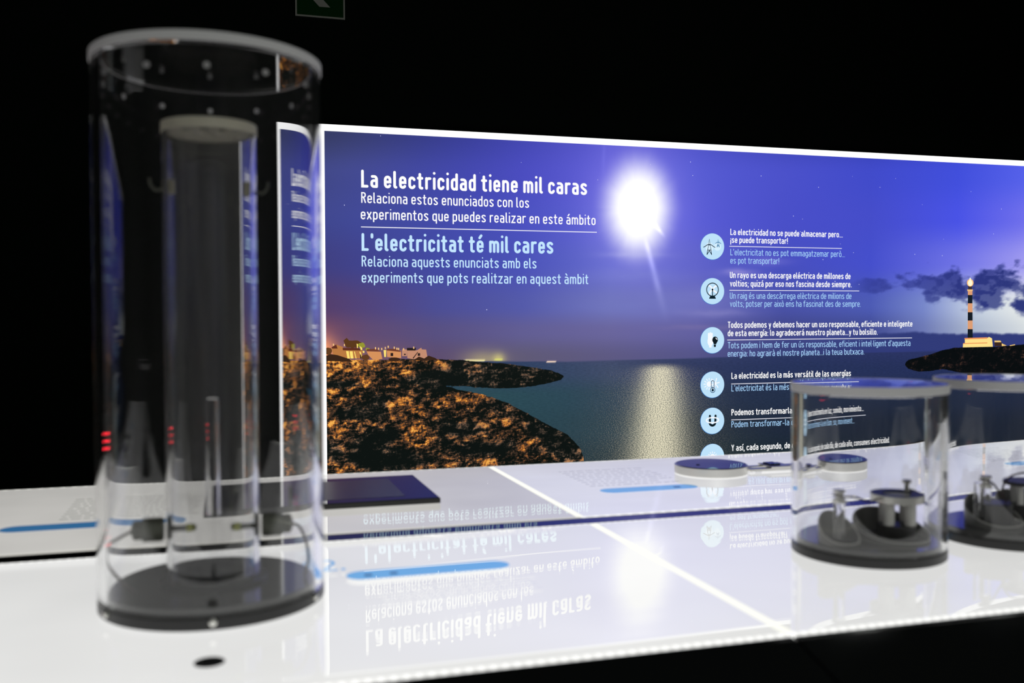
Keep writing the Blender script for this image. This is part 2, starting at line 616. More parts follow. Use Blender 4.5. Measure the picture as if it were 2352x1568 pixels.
# dark clouds on the right
band = np.interp(PXX, [1900, 2050, 2150, 2352], [664, 656, 660, 668])
hw = np.interp(PXX, [1930, 2000, 2100, 2200, 2300, 2352], [10, 22, 36, 46, 52, 56])
n1 = fbm(PXX / 42 + 3, PYY / 26 + 9, 5, 21)
ln = (n1 - 0.5) * 2.6 + 0.84 - np.abs(PYY - band) / hw
cl = smooth(0.0, 0.55, ln) * (0.8 + 0.2 * smooth(.42, .62, fbm(PXX / 17, PYY / 12 + 40, 4, 77))) * smooth(1930, 2010, PXX) * smooth(band + hw * 1.25, band + hw * .75, PYY)
ccol = np.stack([np.interp(PXX, [1950, 2352], [46, 38]), np.interp(PXX, [1950, 2352], [54, 48]), np.interp(PXX, [1950, 2352], [138, 118])], -1)
k = (cl * np.interp(PXX, [1950, 2100, 2200], [.5, .75, .95]))[..., None]
sky = sky * (1 - k) + ccol * k
# cloud bank on the horizon
bk = np.interp(PXX, [1850, 2050, 2110, 2200, 2260, 2352], [772, 764, 761, 766, 763, 766]) + 8 * (fbm(PXX / 16, PYY / 60, 4, 33) - .5)
k = (smooth(bk - 2, bk + 5, PYY) * smooth(1860, 2080, PXX))[..., None]
sky = sky * (1 - k) + np.array([50, 60, 122]) * k
# sea grain and glitter
k = smooth(hor - 1.0, hor + 1.5, PYY)[..., None]
base = sky * (1 - k) + sea * k
base = base * (1 + 0.0 * k)
gw = np.interp(PYY, [832, 900, 1050], [34, 46, 62])
gc = np.interp(PYY, [832, 1050], [1518, 1512])
glit = np.exp(-(((PXX - gc) / gw) ** 2) * 1.3) * smooth(832, 852, PYY)
glit_wide = np.exp(-(((PXX - gc) / (gw * 2.1)) ** 2)) * smooth(832, 860, PYY)
k = (glit * .42)[..., None]
base = base * (1 - k) + np.array([196, 190, 150]) * k
LAND = [(700, 815), (742, 824), (860, 826), (985, 822), (1010, 824), (1060, 826), (1110, 831), (1135, 832), (1185, 837), (1225, 843), (1262, 849), (1285, 856), (1297, 864),
        (1290, 872), (1262, 880), (1225, 887), (1185, 892), (1140, 892), (1095, 890), (1060, 887), (1026, 886), (1050, 893), (1100, 903), (1130, 912), (1165, 924), (1195, 940), (1215, 950),
        (1245, 967), (1280, 985), (1305, 998), (1322, 1016), (1334, 1030), (1340, 1046), (1343, 1062), (1340, 1300), (700, 1300)]
land = sdf(LAND, PXX, PYY)
ISL = [(2078, 838), (2080, 831), (2087, 825), (2110, 820), (2140, 812), (2165, 803), (2190, 798), (2230, 796), (2290, 795), (2352, 790), (2700, 760),
       (2700, 920), (2352, 886), (2300, 880), (2250, 868), (2205, 856), (2165, 848), (2135, 853), (2110, 854), (2085, 847)]
isl = sdf(ISL, PXX, PYY)
lit = np.interp(PYY, [820, 850, 880, 930, 1000, 1060], [.85, .55, .36, .24, .22, .22]) * np.interp(PXX, [745, 900, 1050, 1200, 1340], [1.0, .8, .6, .3, -.2])
lit -= .38 * smooth(960, 1040, PXX) * smooth(900, 885, PYY - np.clip(PXX - 1100, 0, 90) * 0.0)
lit += .5 * np.exp(-(((PXX - 790) / 70) ** 2 + ((PYY - 838) / 12) ** 2))
lit += .55 * np.exp(-(((PXX - 1185) / 45) ** 2 + ((PYY - 1000) / 26) ** 2)) + .45 * np.exp(-(((PXX - 1230) / 60) ** 2 + ((PYY - 1055) / 12) ** 2))
lit += .25 * np.exp(-(((PXX - 1060) / 40) ** 2 + ((PYY - 920) / 30) ** 2)) + .35 * np.exp(-(((PXX - 950) / 30) ** 2 + ((PYY - 990) / 50) ** 2))
for (cx, cy, rx, ry, s) in [(995, 872, 48, 14, .95), (850, 1040, 34, 28, .9), (880, 1000, 28, 14, .6), (1110, 1030, 40, 10, .6), (820, 950, 24, 12, .8), (780, 882, 40, 7, .7),
                            (905, 1058, 50, 18, .85), (1065, 985, 40, 12, .6), (870, 932, 18, 20, .6), (1300, 1020, 26, 34, .6), (1240, 985, 40, 18, .4), (765, 1035, 20, 22, .5), (1170, 1015, 22, 14, .5),
                            (1180, 890, 110, 6, .7), (1262, 868, 30, 14, .5)]:
    lit -= 1.15 * s * np.exp(-(((PXX - cx) / rx) ** 2 + ((PYY - cy) / ry) ** 2))
lit = np.clip(lit, -.7, 1.3)

# horizon lights (the ships and the town)
for (x0, x1, y, h_, c) in [(1068, 1112, 827.5, 2.2, (255, 240, 170)), (1256, 1275, 830.5, 1.8, (255, 225, 200)), (1138, 1152, 825.5, 1.6, (230, 235, 110))]:
    k = (smooth(x0 - 2, x0, PXX) * smooth(x1 + 2, x1, PXX) * np.exp(-((PYY - y) / h_) ** 2))[..., None]
    base = base * (1 - k) + np.array(c) * k
base = np.clip(base, 0, 262) / 255.0
blin = np.where(base <= 0.04045, base / 12.92, ((base + 0.055) / 1.055) ** 2.4)

me = bpy.data.meshes.new('print')
co = np.stack([GX, np.zeros_like(GX) - 0.0, GZ - T0], -1).reshape(-1, 3)
me.vertices.add(NX * NZ)
me.vertices.foreach_set('co', co.astype(np.float32).ravel())
ii, jj = np.meshgrid(np.arange(NX - 1), np.arange(NZ - 1))
a = (jj * NX + ii).ravel()
quads = np.stack([a, a + 1, a + NX + 1, a + NX], -1)
nq = len(quads)
me.loops.add(nq * 4)
me.loops.foreach_set('vertex_index', quads.ravel().astype(np.int32))
me.polygons.add(nq)
me.polygons.foreach_set('loop_start', np.arange(0, nq * 4, 4, dtype=np.int32))
me.polygons.foreach_set('loop_total', np.full(nq, 4, dtype=np.int32))
me.update(calc_edges=True)
ca = me.attributes.new('tone', 'FLOAT_COLOR', 'POINT')
ca.data.foreach_set('color', np.concatenate([blin, np.ones(blin.shape[:2] + (1,))], -1).astype(np.float32).ravel())
cb = me.attributes.new('mask', 'FLOAT_COLOR', 'POINT')
cb.data.foreach_set('color', np.stack([np.clip(land, -60, 60), np.clip(isl, -60, 60), lit, glit + 0 * lit], -1).astype(np.float32).ravel())
cc = me.attributes.new('water', 'FLOAT_COLOR', 'POINT')
seam_ = smooth(hor, hor + 4, PYY)
cc.data.foreach_set('color', np.stack([seam_, glit_wide, np.interp(PYY, [820, 1060], [0, 1]), 0 * lit], -1).astype(np.float32).ravel())

mt, nt, out = new_mat('moonlit_coast_print')
L = nt.links.new
N_ = nt.nodes.new


def math_node(op, a=None, b=None, clamp=False):
    n = N_('ShaderNodeMath')
    n.operation = op
    n.use_clamp = clamp
    for i, v in enumerate((a, b)):
        if v is None:
            continue
        if isinstance(v, (int, float)):
            n.inputs[i].default_value = v
        else:
            L(v, n.inputs[i])
    return n.outputs[0]


def attr(name):
    n = N_('ShaderNodeAttribute')
    n.attribute_name = name
    return n


def noise(scale, detail=4, sx=1.0, sz=1.0, rough=0.6, kind='ShaderNodeTexNoise'):
    mp = N_('ShaderNodeMapping')
    mp.inputs['Scale'].default_value = (sx, 1, sz)
    L(TC.outputs['Object'], mp.inputs['Vector'])
    n = N_(kind)
    n.inputs['Scale'].default_value = scale
    if 'Detail' in n.inputs:
        n.inputs['Detail'].default_value = detail
        n.inputs['Roughness'].default_value = rough
    L(mp.outputs[0], n.inputs['Vector'])
    return n


def ramp(fac, stops):
    n = N_('ShaderNodeValToRGB')
    cr = n.color_ramp
    cr.elements[0].position, cr.elements[0].color = stops[0][0], (*lin(stops[0][1]), 1)
    cr.elements[1].position, cr.elements[1].color = stops[-1][0], (*lin(stops[-1][1]), 1)
    for p_, c_ in stops[1:-1]:
        e_ = cr.elements.new(p_)
        e_.color = (*lin(c_), 1)
    L(fac, n.inputs[0])
    return n.outputs[0]


def mixc(f, a, b, blend='MIX'):
    n = N_('ShaderNodeMix')
    n.data_type = 'RGBA'
    n.blend_type = blend
    if isinstance(f, (int, float)):
        n.inputs['Factor'].default_value = f
    else:
        L(f, n.inputs['Factor'])
    for s, v in ((6, a), (7, b)):
        if isinstance(v, tuple):
            n.inputs[s].default_value = v
        else:
            L(v, n.inputs[s])
    return n.outputs[2]


TC = N_('ShaderNodeTexCoord')
tone, mask, water = attr('tone'), attr('mask'), attr('water')
sm = N_('ShaderNodeSeparateColor')
L(mask.outputs['Color'], sm.inputs[0])
sw = N_('ShaderNodeSeparateColor')
L(water.outputs['Color'], sw.inputs[0])
# rock: ridged coarse + fine noise, thresholded by how much light reaches the spot
n_c = noise(5.5, 5, 1.0, 1.9, 0.62)
n_f = noise(17, 9, 1.0, 1.5, 0.76)
vor = N_('ShaderNodeTexVoronoi')
vor.feature = 'DISTANCE_TO_EDGE'
mpv = N_('ShaderNodeMapping')
mpv.inputs['Scale'].default_value = (1, 1, 1.9)
wob = N_('ShaderNodeVectorMath')
wob.operation = 'MULTIPLY_ADD'
nw = noise(14, 3, 1, 1, .6)
L(nw.outputs['Color'], wob.inputs[0])
wob.inputs[1].default_value = (0.12, 0, 0.12)
L(TC.outputs['Object'], wob.inputs[2])
L(wob.outputs[0], mpv.inputs['Vector'])
L(mpv.outputs[0], vor.inputs['Vector'])
vor.inputs['Scale'].default_value = 9.0
crack = math_node('MULTIPLY', vor.outputs['Distance'], 3.2, True)
mo = N_('ShaderNodeMapping')
mo.inputs['Location'].default_value = (0.010, 0, -0.012)
mo.inputs['Scale'].default_value = (1.0, 1, 1.5)
L(TC.outputs['Object'], mo.inputs['Vector'])
n_o = N_('ShaderNodeTexNoise')
n_o.inputs['Scale'].default_value = 17
n_o.inputs['Detail'].default_value = 9
n_o.inputs['Roughness'].default_value = 0.76
L(mo.outputs[0], n_o.inputs['Vector'])
emb = math_node('MULTIPLY', math_node('SUBTRACT', n_f.outputs['Fac'], n_o.outputs['Fac']), 2.6)
n_x = noise(95, 3, 1.0, 1.3, 0.6)
h1 = math_node('MULTIPLY', math_node('SUBTRACT', n_c.outputs['Fac'], 0.52), 2.6)
h2 = math_node('MULTIPLY', math_node('SUBTRACT', n_f.outputs['Fac'], 0.5), 1.3)
h2 = math_node('ADD', math_node('ADD', h2, emb), math_node('MULTIPLY', math_node('SUBTRACT', n_x.outputs['Fac'], 0.5), 0.9))
hh = math_node('ADD', math_node('ADD', h1, h2), math_node('MULTIPLY', math_node('SUBTRACT', crack, 0.35), 0.7))
lev = math_node('ADD', hh, math_node('MULTIPLY', sm.outputs['Blue'], 0.50))
lev = math_node('ADD', lev, 0.17)
rock = ramp(lev, [(0.0, (12, 18, 15)), (0.18, (34, 28, 22)), (0.36, (70, 52, 40)), (0.55, (112, 74, 46)), (0.72, (164, 96, 42)), (0.88, (212, 128, 48)), (1.0, (246, 178, 84))])
rock_dim = ramp(lev, [(0.0, (14, 20, 18)), (0.28, (34, 34, 30)), (0.55, (78, 66, 56)), (0.92, (156, 112, 80))])
rock = mixc(math_node('MULTIPLY', math_node('ADD', math_node('MULTIPLY', n_c.outputs['Fac'], 1.0), math_node('SUBTRACT', sm.outputs['Blue'], 0.45)), 2.8, True), rock_dim, rock)
# water grain
n_g = noise(150, 2, 0.9, 1.6, 0.5)
n_g2 = noise(60, 2, 0.6, 2.4, 0.5)
spark = math_node('MULTIPLY', math_node('SUBTRACT', n_g.outputs['Fac'], 0.36), 4.6, True)
spk = math_node('MULTIPLY', spark, math_node('MULTIPLY', mask.outputs['Alpha'], 1.15))
spk = math_node('ADD', math_node('MULTIPLY', spk, 0.95), math_node('MULTIPLY', math_node('MULTIPLY', math_node('SUBTRACT', n_g.outputs['Fac'], 0.50), 4.0, True), math_node('MULTIPLY', sw.outputs['Green'], 0.55)), True)
spk = math_node('MULTIPLY', spk, sw.outputs['Red'])
mod = math_node('ADD', math_node('MULTIPLY', math_node('SUBTRACT', n_g2.outputs['Fac'], 0.5), 0.55), 1.0)
modw = N_('ShaderNodeCombineColor')
for i in range(3):
    L(mod, modw.inputs[i])
wat = mixc(sw.outputs['Red'], tone.outputs['Color'], mixc(1.0, tone.outputs['Color'], modw.outputs[0], 'MULTIPLY'))
wat = mixc(spk, wat, (*lin((238, 230, 200)), 1))
# land edges, frayed with noise
edge_n = math_node('MULTIPLY', math_node('SUBTRACT', n_f.outputs['Fac'], 0.5), 9.0)
lm = math_node('MULTIPLY', math_node('ADD', sm.outputs['Red'], edge_n), 0.8, True)
colr = mixc(lm, wat, rock)
im = math_node('MULTIPLY', math_node('ADD', sm.outputs['Green'], math_node('MULTIPLY', edge_n, 0.5)), 0.8, True)
isl_c = ramp(math_node('ADD', hh, 0.1), [(0.0, (10, 14, 16)), (0.45, (18, 18, 20)), (0.75, (44, 32, 30)), (1.0, (96, 66, 50))])
colr = mixc(im, colr, isl_c)
em = N_('ShaderNodeEmission')
L(colr, em.inputs[0])
em.inputs[1].default_value = 1.0
gl_ = N_('ShaderNodeBsdfGlossy')
gl_.inputs['Roughness'].default_value = 0.25
ad = N_('ShaderNodeMixShader')
ad.inputs[0].default_value = 0.02
L(em.outputs[0], ad.inputs[1])
L(gl_.outputs[0], ad.inputs[2])
L(ad.outputs[0], out.inputs[0])
me.materials.append(mt)
printed = link('print', me, None, mural)
printed['label'] = 'printed moonlit coast with rocky shore, sea and lighthouse'


# --- flat print on top: polygons given where they stand on the wall
def poly_part(name, polys, col, dy, s=1.0, label=None, world_pts=False):
    bm = bmesh.new()
    for poly in polys:
        vs = []
        for q in poly:
            x, z = q if world_pts else on_wall(*q)
            vs.append(bm.verts.new((x, -dy, z - T0)))
        if len(vs) >= 3:
            try:
                bm.faces.new(vs)
            except ValueError:
                pass
    bmesh.ops.triangulate(bm, faces=bm.faces)
    me = bpy.data.meshes.new(name)
    bm.to_mesh(me)
    bm.free()
    o = link(name, me, plain_emit(col, s), mural)
    if label:
        o['label'] = label
    return o


def P7(*pts):      # coordinates read off an enlarged view of the houses
    return [(740 + .1105 * x, 760 + .1105 * y) for x, y in pts]


def P4(*pts):      # ... of the lighthouse
    return [(1900 + .2551 * x, 500 + .2551 * y) for x, y in pts]


def jag(cx, cy, rx, ry, n=16, j=.2):
    return [(cx + rx * (1 + random.uniform(-j, j)) * cos(2 * pi * i / n), cy + ry * (1 + random.uniform(-j, j)) * sin(2 * pi * i / n)) for i in range(n)]


poly_part('pine_crown', [P7(*jag(650, 270, 170, 85, 22, .18)), P7((440, 200), (510, 140), (560, 200), (560, 340), (500, 340))], (92, 58, 30), .0010)
poly_part('pine_crown', [P7(*jag(820, 300, 80, 55, 14, .2)), P7(*jag(940, 380, 50, 30, 10, .25))], (150, 150, 50), .0011)
poly_part('house_wall', [P7((190, 340), (290, 280), (430, 330), (440, 560), (330, 560), (220, 470)), P7((430, 400), (840, 400), (830, 570), (440, 560))], (186, 122, 66), .0013)
poly_part('house_wall', [P7((920, 420), (1220, 430), (1250, 580), (1060, 600), (960, 500)), P7((1340, 400), (1640, 410), (1640, 560), (1350, 540))], (214, 146, 92), .0013)
poly_part('house_wall', [P7((1660, 380), (1760, 380), (1760, 520), (1660, 520)), P7((1760, 400), (1970, 400), (2060, 345), (2070, 380), (2160, 385), (2190, 565), (1890, 585), (1770, 560))], (196, 140, 112), .0013)
poly_part('house_roof', [P7((190, 340), (210, 365), (320, 365), (290, 280)), P7((425, 350), (740, 350), (850, 405), (430, 400))], (96, 48, 34), .0015)
poly_part('house_roof', [P7((930, 375), (1120, 370), (1220, 425), (920, 420)), P7((1350, 370), (1540, 370), (1660, 435), (1340, 405))], (112, 62, 46), .0015)
poly_part('house_roof', [P7((1760, 350), (1950, 350), (1940, 405), (1760, 405))], (40, 32, 32), .0015)
poly_part('lit_arch', [P7((495, 415), (550, 415), (575, 570), (525, 570)), P7((570, 420), (630, 420), (650, 570), (590, 570)), P7((660, 420), (680, 430), (712, 570), (695, 570)), P7((770, 430), (800, 430), (830, 545), (815, 545)), P7((1275, 395), (1330, 395), (1325, 540), (1290, 540)), P7((715, 260), (740, 270), (742, 355), (722, 350)), P7((780, 310), (830, 350), (835, 395), (800, 395)), P7((840, 410), (880, 415), (878, 455), (848, 455))], (255, 226, 116), .0017)
poly_part('dark_window', [P7((1420, 455), (1475, 455), (1475, 520), (1420, 520)), P7((1985, 460), (2035, 460), (2035, 515), (1985, 515)), P7((1700, 470), (1735, 470), (1735, 500), (1700, 500)), P7((785, 480), (815, 490), (820, 570), (790, 570)), P7((1880, 560), (1985, 430), (1990, 445), (1895, 575))], (46, 34, 34), .0017)
poly_part('chimney', [P7((x, y), (x + 22, y), (x + 24, y + 45), (x + 2, y + 45)) for x, y in [(222, 262), (450, 270), (1095, 335), (1160, 345), (1225, 350), (1300, 330), (1360, 305), (1485, 325), (1540, 345), (1575, 350), (1680, 355), (1890, 325)]], (250, 200, 130), .0018)
poly_part('shrub', [P7(*jag(130, 420, 70, 80, 14, .1)), P7(*jag(900, 550, 90, 62, 14, .12))], (98, 62, 34), .0019)
poly_part('shrub', [P7((50, 520), (180, 480), (320, 500), (560, 580), (640, 640), (60, 620)), P7(*jag(1500, 590, 130, 40, 16, .12)), P7((1900, 600), (2010, 530), (2120, 570), (2210, 510), (2352, 560), (2400, 600), (2000, 610))], (58, 38, 26), .0019)
poly_part('street_lamp_glare', [P7(*jag(48, 250, 32, 70, 14, .15)), P7((45, 330), (75, 350), (60, 470), (45, 440))], (255, 196, 110), .0018)

# lighthouse
tw = lambda y0, y1: P4((1266 - (y0 - 650) * .006, y0), (1306 + (y0 - 650) * .008, y0), (1306 + (y1 - 650) * .008, y1), (1266 - (y1 - 650) * .006, y1))
poly_part('lighthouse_band', [tw(648, 695), tw(770, 850), tw(925, 1002)], (222, 158, 116), .0012, label='pale band')
poly_part('lighthouse_band', [tw(695, 770), tw(850, 925), tw(1002, 1082)], (22, 30, 40), .0012, label='black band')
poly_part('lighthouse_gallery', [P4((1258, 645), (1310, 645), (1308, 660), (1262, 660))], (240, 190, 130), .0014)
poly_part('lighthouse_lantern_room', [P4((1268, 612), (1302, 612), (1302, 646), (1268, 646))], (52, 44, 52), .0013)
poly_part('lighthouse_glow', [P4(*[(1286 + 30 * cos(t), 585 + 34 * sin(t)) for t in np.linspace(0, 2 * pi, 20)[:-1]])], (255, 196, 130), .0014)
poly_part('lighthouse_glow', [P4(*[(1286 + 20 * cos(t), 587 + 27 * sin(t)) for t in np.linspace(0, 2 * pi, 20)[:-1]]), P4((1282, 540), (1290, 540), (1296, 570), (1276, 570))], (255, 250, 215), .0016, label='white lamp light')
poly_part('keeper_house_wall', [P4((1238, 1090), (1440, 1082), (1455, 1072), (1482, 1085), (1490, 1160), (1220, 1166), (1222, 1135), (1238, 1130))], (255, 226, 140), .0014)
poly_part('keeper_house_roof', [P4((1234, 1082), (1440, 1076), (1440, 1088), (1236, 1094)), P4((1222, 1128), (1440, 1122), (1440, 1130), (1222, 1136))], (238, 150, 90), .0016)
poly_part('outbuilding', [P4((1505, 1105), (1560, 1105), (1566, 1120), (1505, 1120)), P4((1570, 1130), (1615, 1150), (1570, 1156)), P4((1640, 1148), (1690, 1138), (1690, 1146), (1645, 1154))], (240, 200, 120), .0014)
poly_part('outbuilding', [P4((1505, 1120), (1570, 1120), (1575, 1155), (1505, 1155))], (60, 40, 34), .0013)

# stars
st = []
for (x, y) in [(874, 312), (791, 471), (1118, 711), (1373, 413), (1494, 378), (1586, 372), (1591, 403), (1424, 559), (1197, 373), (1102, 397), (1822, 496), (1838, 532), (2167, 549), (2101, 584), (2164, 587),
               (2282, 537), (1843, 503), (2021, 430), (2118, 470), (1958, 405), (1890, 596), (1973, 653), (1960, 580),
               (1748, 404), (2230, 440), (2300, 480), (1880, 430), (2057, 410), (1930, 560)]:
    r = random.uniform(.6, 1.2)
    x0, z0 = on_wall(x, y)
    s = r * 6.2 / F_PX
    st.append([(x0 + s * cos(t), z0 + s * sin(t)) for t in np.linspace(0, 2 * pi, 7)[:-1]])
o = poly_part('stars', st, (205, 208, 245), .0012, world_pts=True)
o['kind'] = 'stuff'


# ------------------------------------------------------------------ lettering: rounded monoline strokes
def arc(cx, cy, rx, ry, a0, a1, n=7):
    return [(cx + rx * cos(radians(a0 + (a1 - a0) * i / n)), cy + ry * sin(radians(a0 + (a1 - a0) * i / n))) for i in range(n + 1)]


def glyph(ch, s, W):
    """centre-line strokes for a letter, cap height 1; returns (strokes, ink width)"""
    yb, yx, yt, yd = s / 2, .72 - s / 2, 1 - s / 2, -.24 + s / 2
    r, ry = W / 2, .15
    c = W / 2

    def top(x0, x1, y, yl=None, yr=None):        # arch from left foot to right foot
        rr_ = (x1 - x0) / 2
        return [(x0, yl if yl is not None else y - ry)] + arc((x0 + x1) / 2, y - ry, rr_, ry, 180, 0) + ([(x1, yr)] if yr is not None else [])

    O = lambda y0, y1, w=W: arc(w / 2, y1 - ry, w / 2, ry, 180, 0) + arc(w / 2, y0 + ry, w / 2, ry, 0, -180) + [(0, y1 - ry)]
    mid = (yb + yx) / 2
    acc = {'á': ('a', 1), 'é': ('e', 1), 'í': ('i', 1), 'ó': ('o', 1), 'ú': ('u', 1), 'à': ('a', -1), 'è': ('e', -1), 'ò': ('o', -1)}
    if ch in acc:
        b, d = acc[ch]
        if b == 'i':
            st_, w = [[(0, yb), (0, yx)]], 0.0
            cc_ = 0.0
        else:
            st_, w = glyph(b, s, W)
            cc_ = w / 2
        return st_ + [[(cc_ - .03 * d, .86), (cc_ + .07 * d, .99)]], w
    if ch == 'ñ':
        st_, w = glyph('n', s, W)
        return st_ + [[(.05, .86)] + [(W * .35, .91), (W * .6, .86), (W * .95, .91)]], w
    G = {
        'a': ([[(.03, yx)] + arc(c, yx - ry, r, ry, 90, 0) + [(W, yb)],
               [(W, mid + .05)] + arc(c * .95, mid + .05 - .11, r * .95, .11, 90, 180, 5) + arc(c * .95, yb + .11, r * .95, .11, 180, 270, 5) + [(W, yb)]], W),
        'b': ([[(0, yt), (0, yb)], O(yb, yx)], W),
        'c': ([arc(c, yx - ry, r, ry, 20, 180) + arc(c, yb + ry, r, ry, 180, 340)], W * .96),
        'd': ([[(W, yt), (W, yb)], O(yb, yx)], W),
        'e': ([[(0, mid), (W, mid)] + arc(c, yx - ry, r, ry, 0, 180) + arc(c, yb + ry, r, ry, 180, 330)], W),
        'f': ([[(.07, yb)] + [(.07, yt - .1)] + arc(.07 + .11, yt - .1, .11, .1, 180, 90, 5) + [(.24, yt)], [(-.03, yx), (.22, yx)]], .22),
        'g': ([O(yb, yx), [(W, yx), (W, yd + ry)] + arc(c, yd + ry, r, ry, 0, -90, 5) + [(.04, yd)]], W),
        'h': ([[(0, yt), (0, yb)], top(0, W, yx, None, yb)], W),
        'i': ([[(0, yb), (0, yx)], [(0, .95), (0, .951)]], 0.0),
        'l': ([[(0, yt), (0, yb + .08)] + arc(.08, yb + .08, .08, .08, 180, 270, 4)], .07),
        'm': ([[(0, yb), (0, yx)], top(0, W * .86, yx, None, yb), top(W * .86, W * 1.72, yx, None, yb)], W * 1.72),
        'n': ([[(0, yb), (0, yx)], top(0, W, yx, None, yb)], W),
        'o': ([O(yb, yx)], W),
        'p': ([[(0, yx), (0, yd)], O(yb, yx)], W),
        'q': ([[(W, yx), (W, yd)], O(yb, yx)], W),
        'r': ([[(0, yb), (0, yx)], [(0, yx - ry)] + arc(.15, yx - ry, .15, ry, 180, 80, 5) + [(.22, yx)]], .20),
        's': ([arc(c, yx - .11, r, .11, 25, 90, 3) + arc(c, yx - .12, r, .12, 90, 270, 6)[1:-1] + [(c, mid)] + arc(c, yb + .125, r, .125, 90, -90, 6)[1:] + arc(c, yb + .11, r, .11, -90, -155, 3)], W),
        't': ([[(.07, yt - .06), (.07, yb + .09)] + arc(.16, yb + .09, .09, .09, 180, 270, 4) + [(.20, yb)], [(-.03, yx), (.20, yx)]], .20),
        'u': ([[(0, yx)] + [(0, yb + ry)] + arc(c, yb + ry, r, ry, 180, 360), [(W, yx), (W, yb)]], W),
        'v': ([[(0, yx), (c, yb), (W, yx)]], W),
        'x': ([[(0, yx), (W, yb)], [(W, yx), (0, yb)]], W),
        'y': ([[(0, yx), (c, yb + .02)], [(W, yx), (c * .75, yd + .03), (c * .4, yd)]], W),
        'z': ([[(0, yx), (W, yx), (0, yb), (W, yb)]], W),
        'L': ([[(0, yt), (0, yb), (W * .95, yb)]], W * .95),
        'R': ([[(0, yb), (0, yt), (c, yt)] + arc(c, yt - .2, r * 1.05, .2, 90, -90, 8) + [(0, yt - .4)], [(c, yt - .4), (W * 1.05, yb)]], W * 1.05),
        'P': ([[(0, yb), (0, yt), (c, yt)] + arc(c, yt - .22, r * 1.05, .22, 90, -90, 8) + [(0, yt - .44)]], W * 1.02),
        'U': ([[(0, yt), (0, yb + ry)] + arc(c * 1.05, yb + ry, r * 1.05, ry, 180, 360) + [(W * 1.05, yt)]], W * 1.05),
        'T': ([[(0, yt), (W * 1.1, yt)], [(W * .55, yt), (W * .55, yb)]], W * 1.1),
        'Y': ([[(0, yt), (W * .55, .46), (W * 1.1, yt)], [(W * .55, .46), (W * .55, yb)]], W * 1.1),
        '.': ([[(0, yb), (0, yb + .001)]], 0.0),
        ',': ([[(.02, yb), (-.02, -.1)]], 0.02),
        ';': ([[(.02, yb), (-.02, -.1)], [(.02, yx - .1), (.02, yx - .099)]], 0.02),
        ':': ([[(0, yb), (0, yb + .001)], [(0, yx - .1), (0, yx - .099)]], 0.0),
        '!': ([[(0, yt), (0, .32)], [(0, yb), (0, yb + .001)]], 0.0),
        '¡': ([[(0, yx), (0, yx - .001)], [(0, .42), (0, -.22)]], 0.0),
        "'": ([[(0, yt), (0, .78)]], 0.0),
        '·': ([[(0, .42), (0, .421)]], 0.0),
        '-': ([[(0, mid), (W * .75, mid)]], W * .75),
    }
    return G[ch]


def stroke_polys(pts, hw):
    """a polyline as mitred quads plus round ends"""
    P = [Vector(p) for p in pts]
    Q = [P[0]]
    for p in P[1:]:
        if (p - Q[-1]).length > 1e-4:
            Q.append(p)
    if len(Q) == 1:
        return [[(Q[0].x + hw * cos(t), Q[0].y + hw * sin(t)) for t in np.linspace(0, 2 * pi, 13)[:-1]]]
    polys = []
    offs = []
    for i in range(len(Q)):
        d0 = (Q[i] - Q[i - 1]).normalized() if i > 0 else (Q[1] - Q[0]).normalized()
        d1 = (Q[i + 1] - Q[i]).normalized() if i < len(Q) - 1 else d0
        n = Vector((-(d0.y + d1.y), d0.x + d1.x))
        if n.length < 1e-3:
            n = Vector((-d0.y, d0.x))
        n.normalize()
        k = max(n.dot(Vector((-d0.y, d0.x))), .45)
        offs.append(n * hw / k)
    for i in range(len(Q) - 1):
        a, b = Q[i] + offs[i], Q[i + 1] + offs[i + 1]
        c_, d = Q[i + 1] - offs[i + 1], Q[i] - offs[i]
        polys.append([tuple(a), tuple(b), tuple(c_), tuple(d)])
    for e, q in ((Q[0], Q[1]), (Q[-1], Q[-2])):
        a0 = math.atan2(e.y - q.y, e.x - q.x)
        polys.append([(e.x + hw * cos(a0 + t), e.y + hw * sin(a0 + t)) for t in np.linspace(-pi / 2, pi / 2, 7)])
    return polys


RATIO = {}


def text_line(name, s, px, base, right, cap_px, bold, col, label=None, dy=.0030, kind=None):
    small = cap_px < 20
    sw_ = (.135 if small else .158) if bold else (.098 if small else .116)
    W = .30 if small else .285 if bold else .30
    gap = (.10 if small else .125) + sw_ * .95
    x = sw_ / 2
    strokes = []
    i = 0
    for ch in s:
        if ch == ' ':
            x += .24
            continue
        st_, w = glyph(ch, sw_, W)
        for q in st_:
            strokes.append([(x + a_, b_) for a_, b_ in q])
        x += w + gap
    total = x - gap + sw_ / 2
    xl, zl = on_wall(px, base)
    _, zc = on_wall(px, base - cap_px)
    cap = zc - zl
    key = kind
    if right is not None:
        xr, _ = on_wall(right, base)
        fx = (xr - xl) / (total * cap)
        print('fx', round(fx, 3), s[:20])
        if key and key not in RATIO:
            RATIO[key] = fx
    else:
        fx = RATIO[key]
    polys = []
    for q in strokes:
        for pl in stroke_polys([(a_ * fx, b_) for a_, b_ in q], sw_ / 2 * (0.5 + 0.5 * fx)):
            polys.append([(xl + a_ * cap, zl + b_ * cap) for a_, b_ in pl])
    poly_part(name, polys, col, dy, label=label, world_pts=True)


def rule(x0, y0, x1, h=1.6):
    xa, za = on_wall(x0, y0)
    xb, _ = on_wall(x1, y0)
    t = h * 6.2 / F_PX / 2
    poly_part('rule', [[(xa, za - t), (xb, za - t), (xb, za + t), (xa, za + t)]], (240, 240, 250), .0030, world_pts=True)


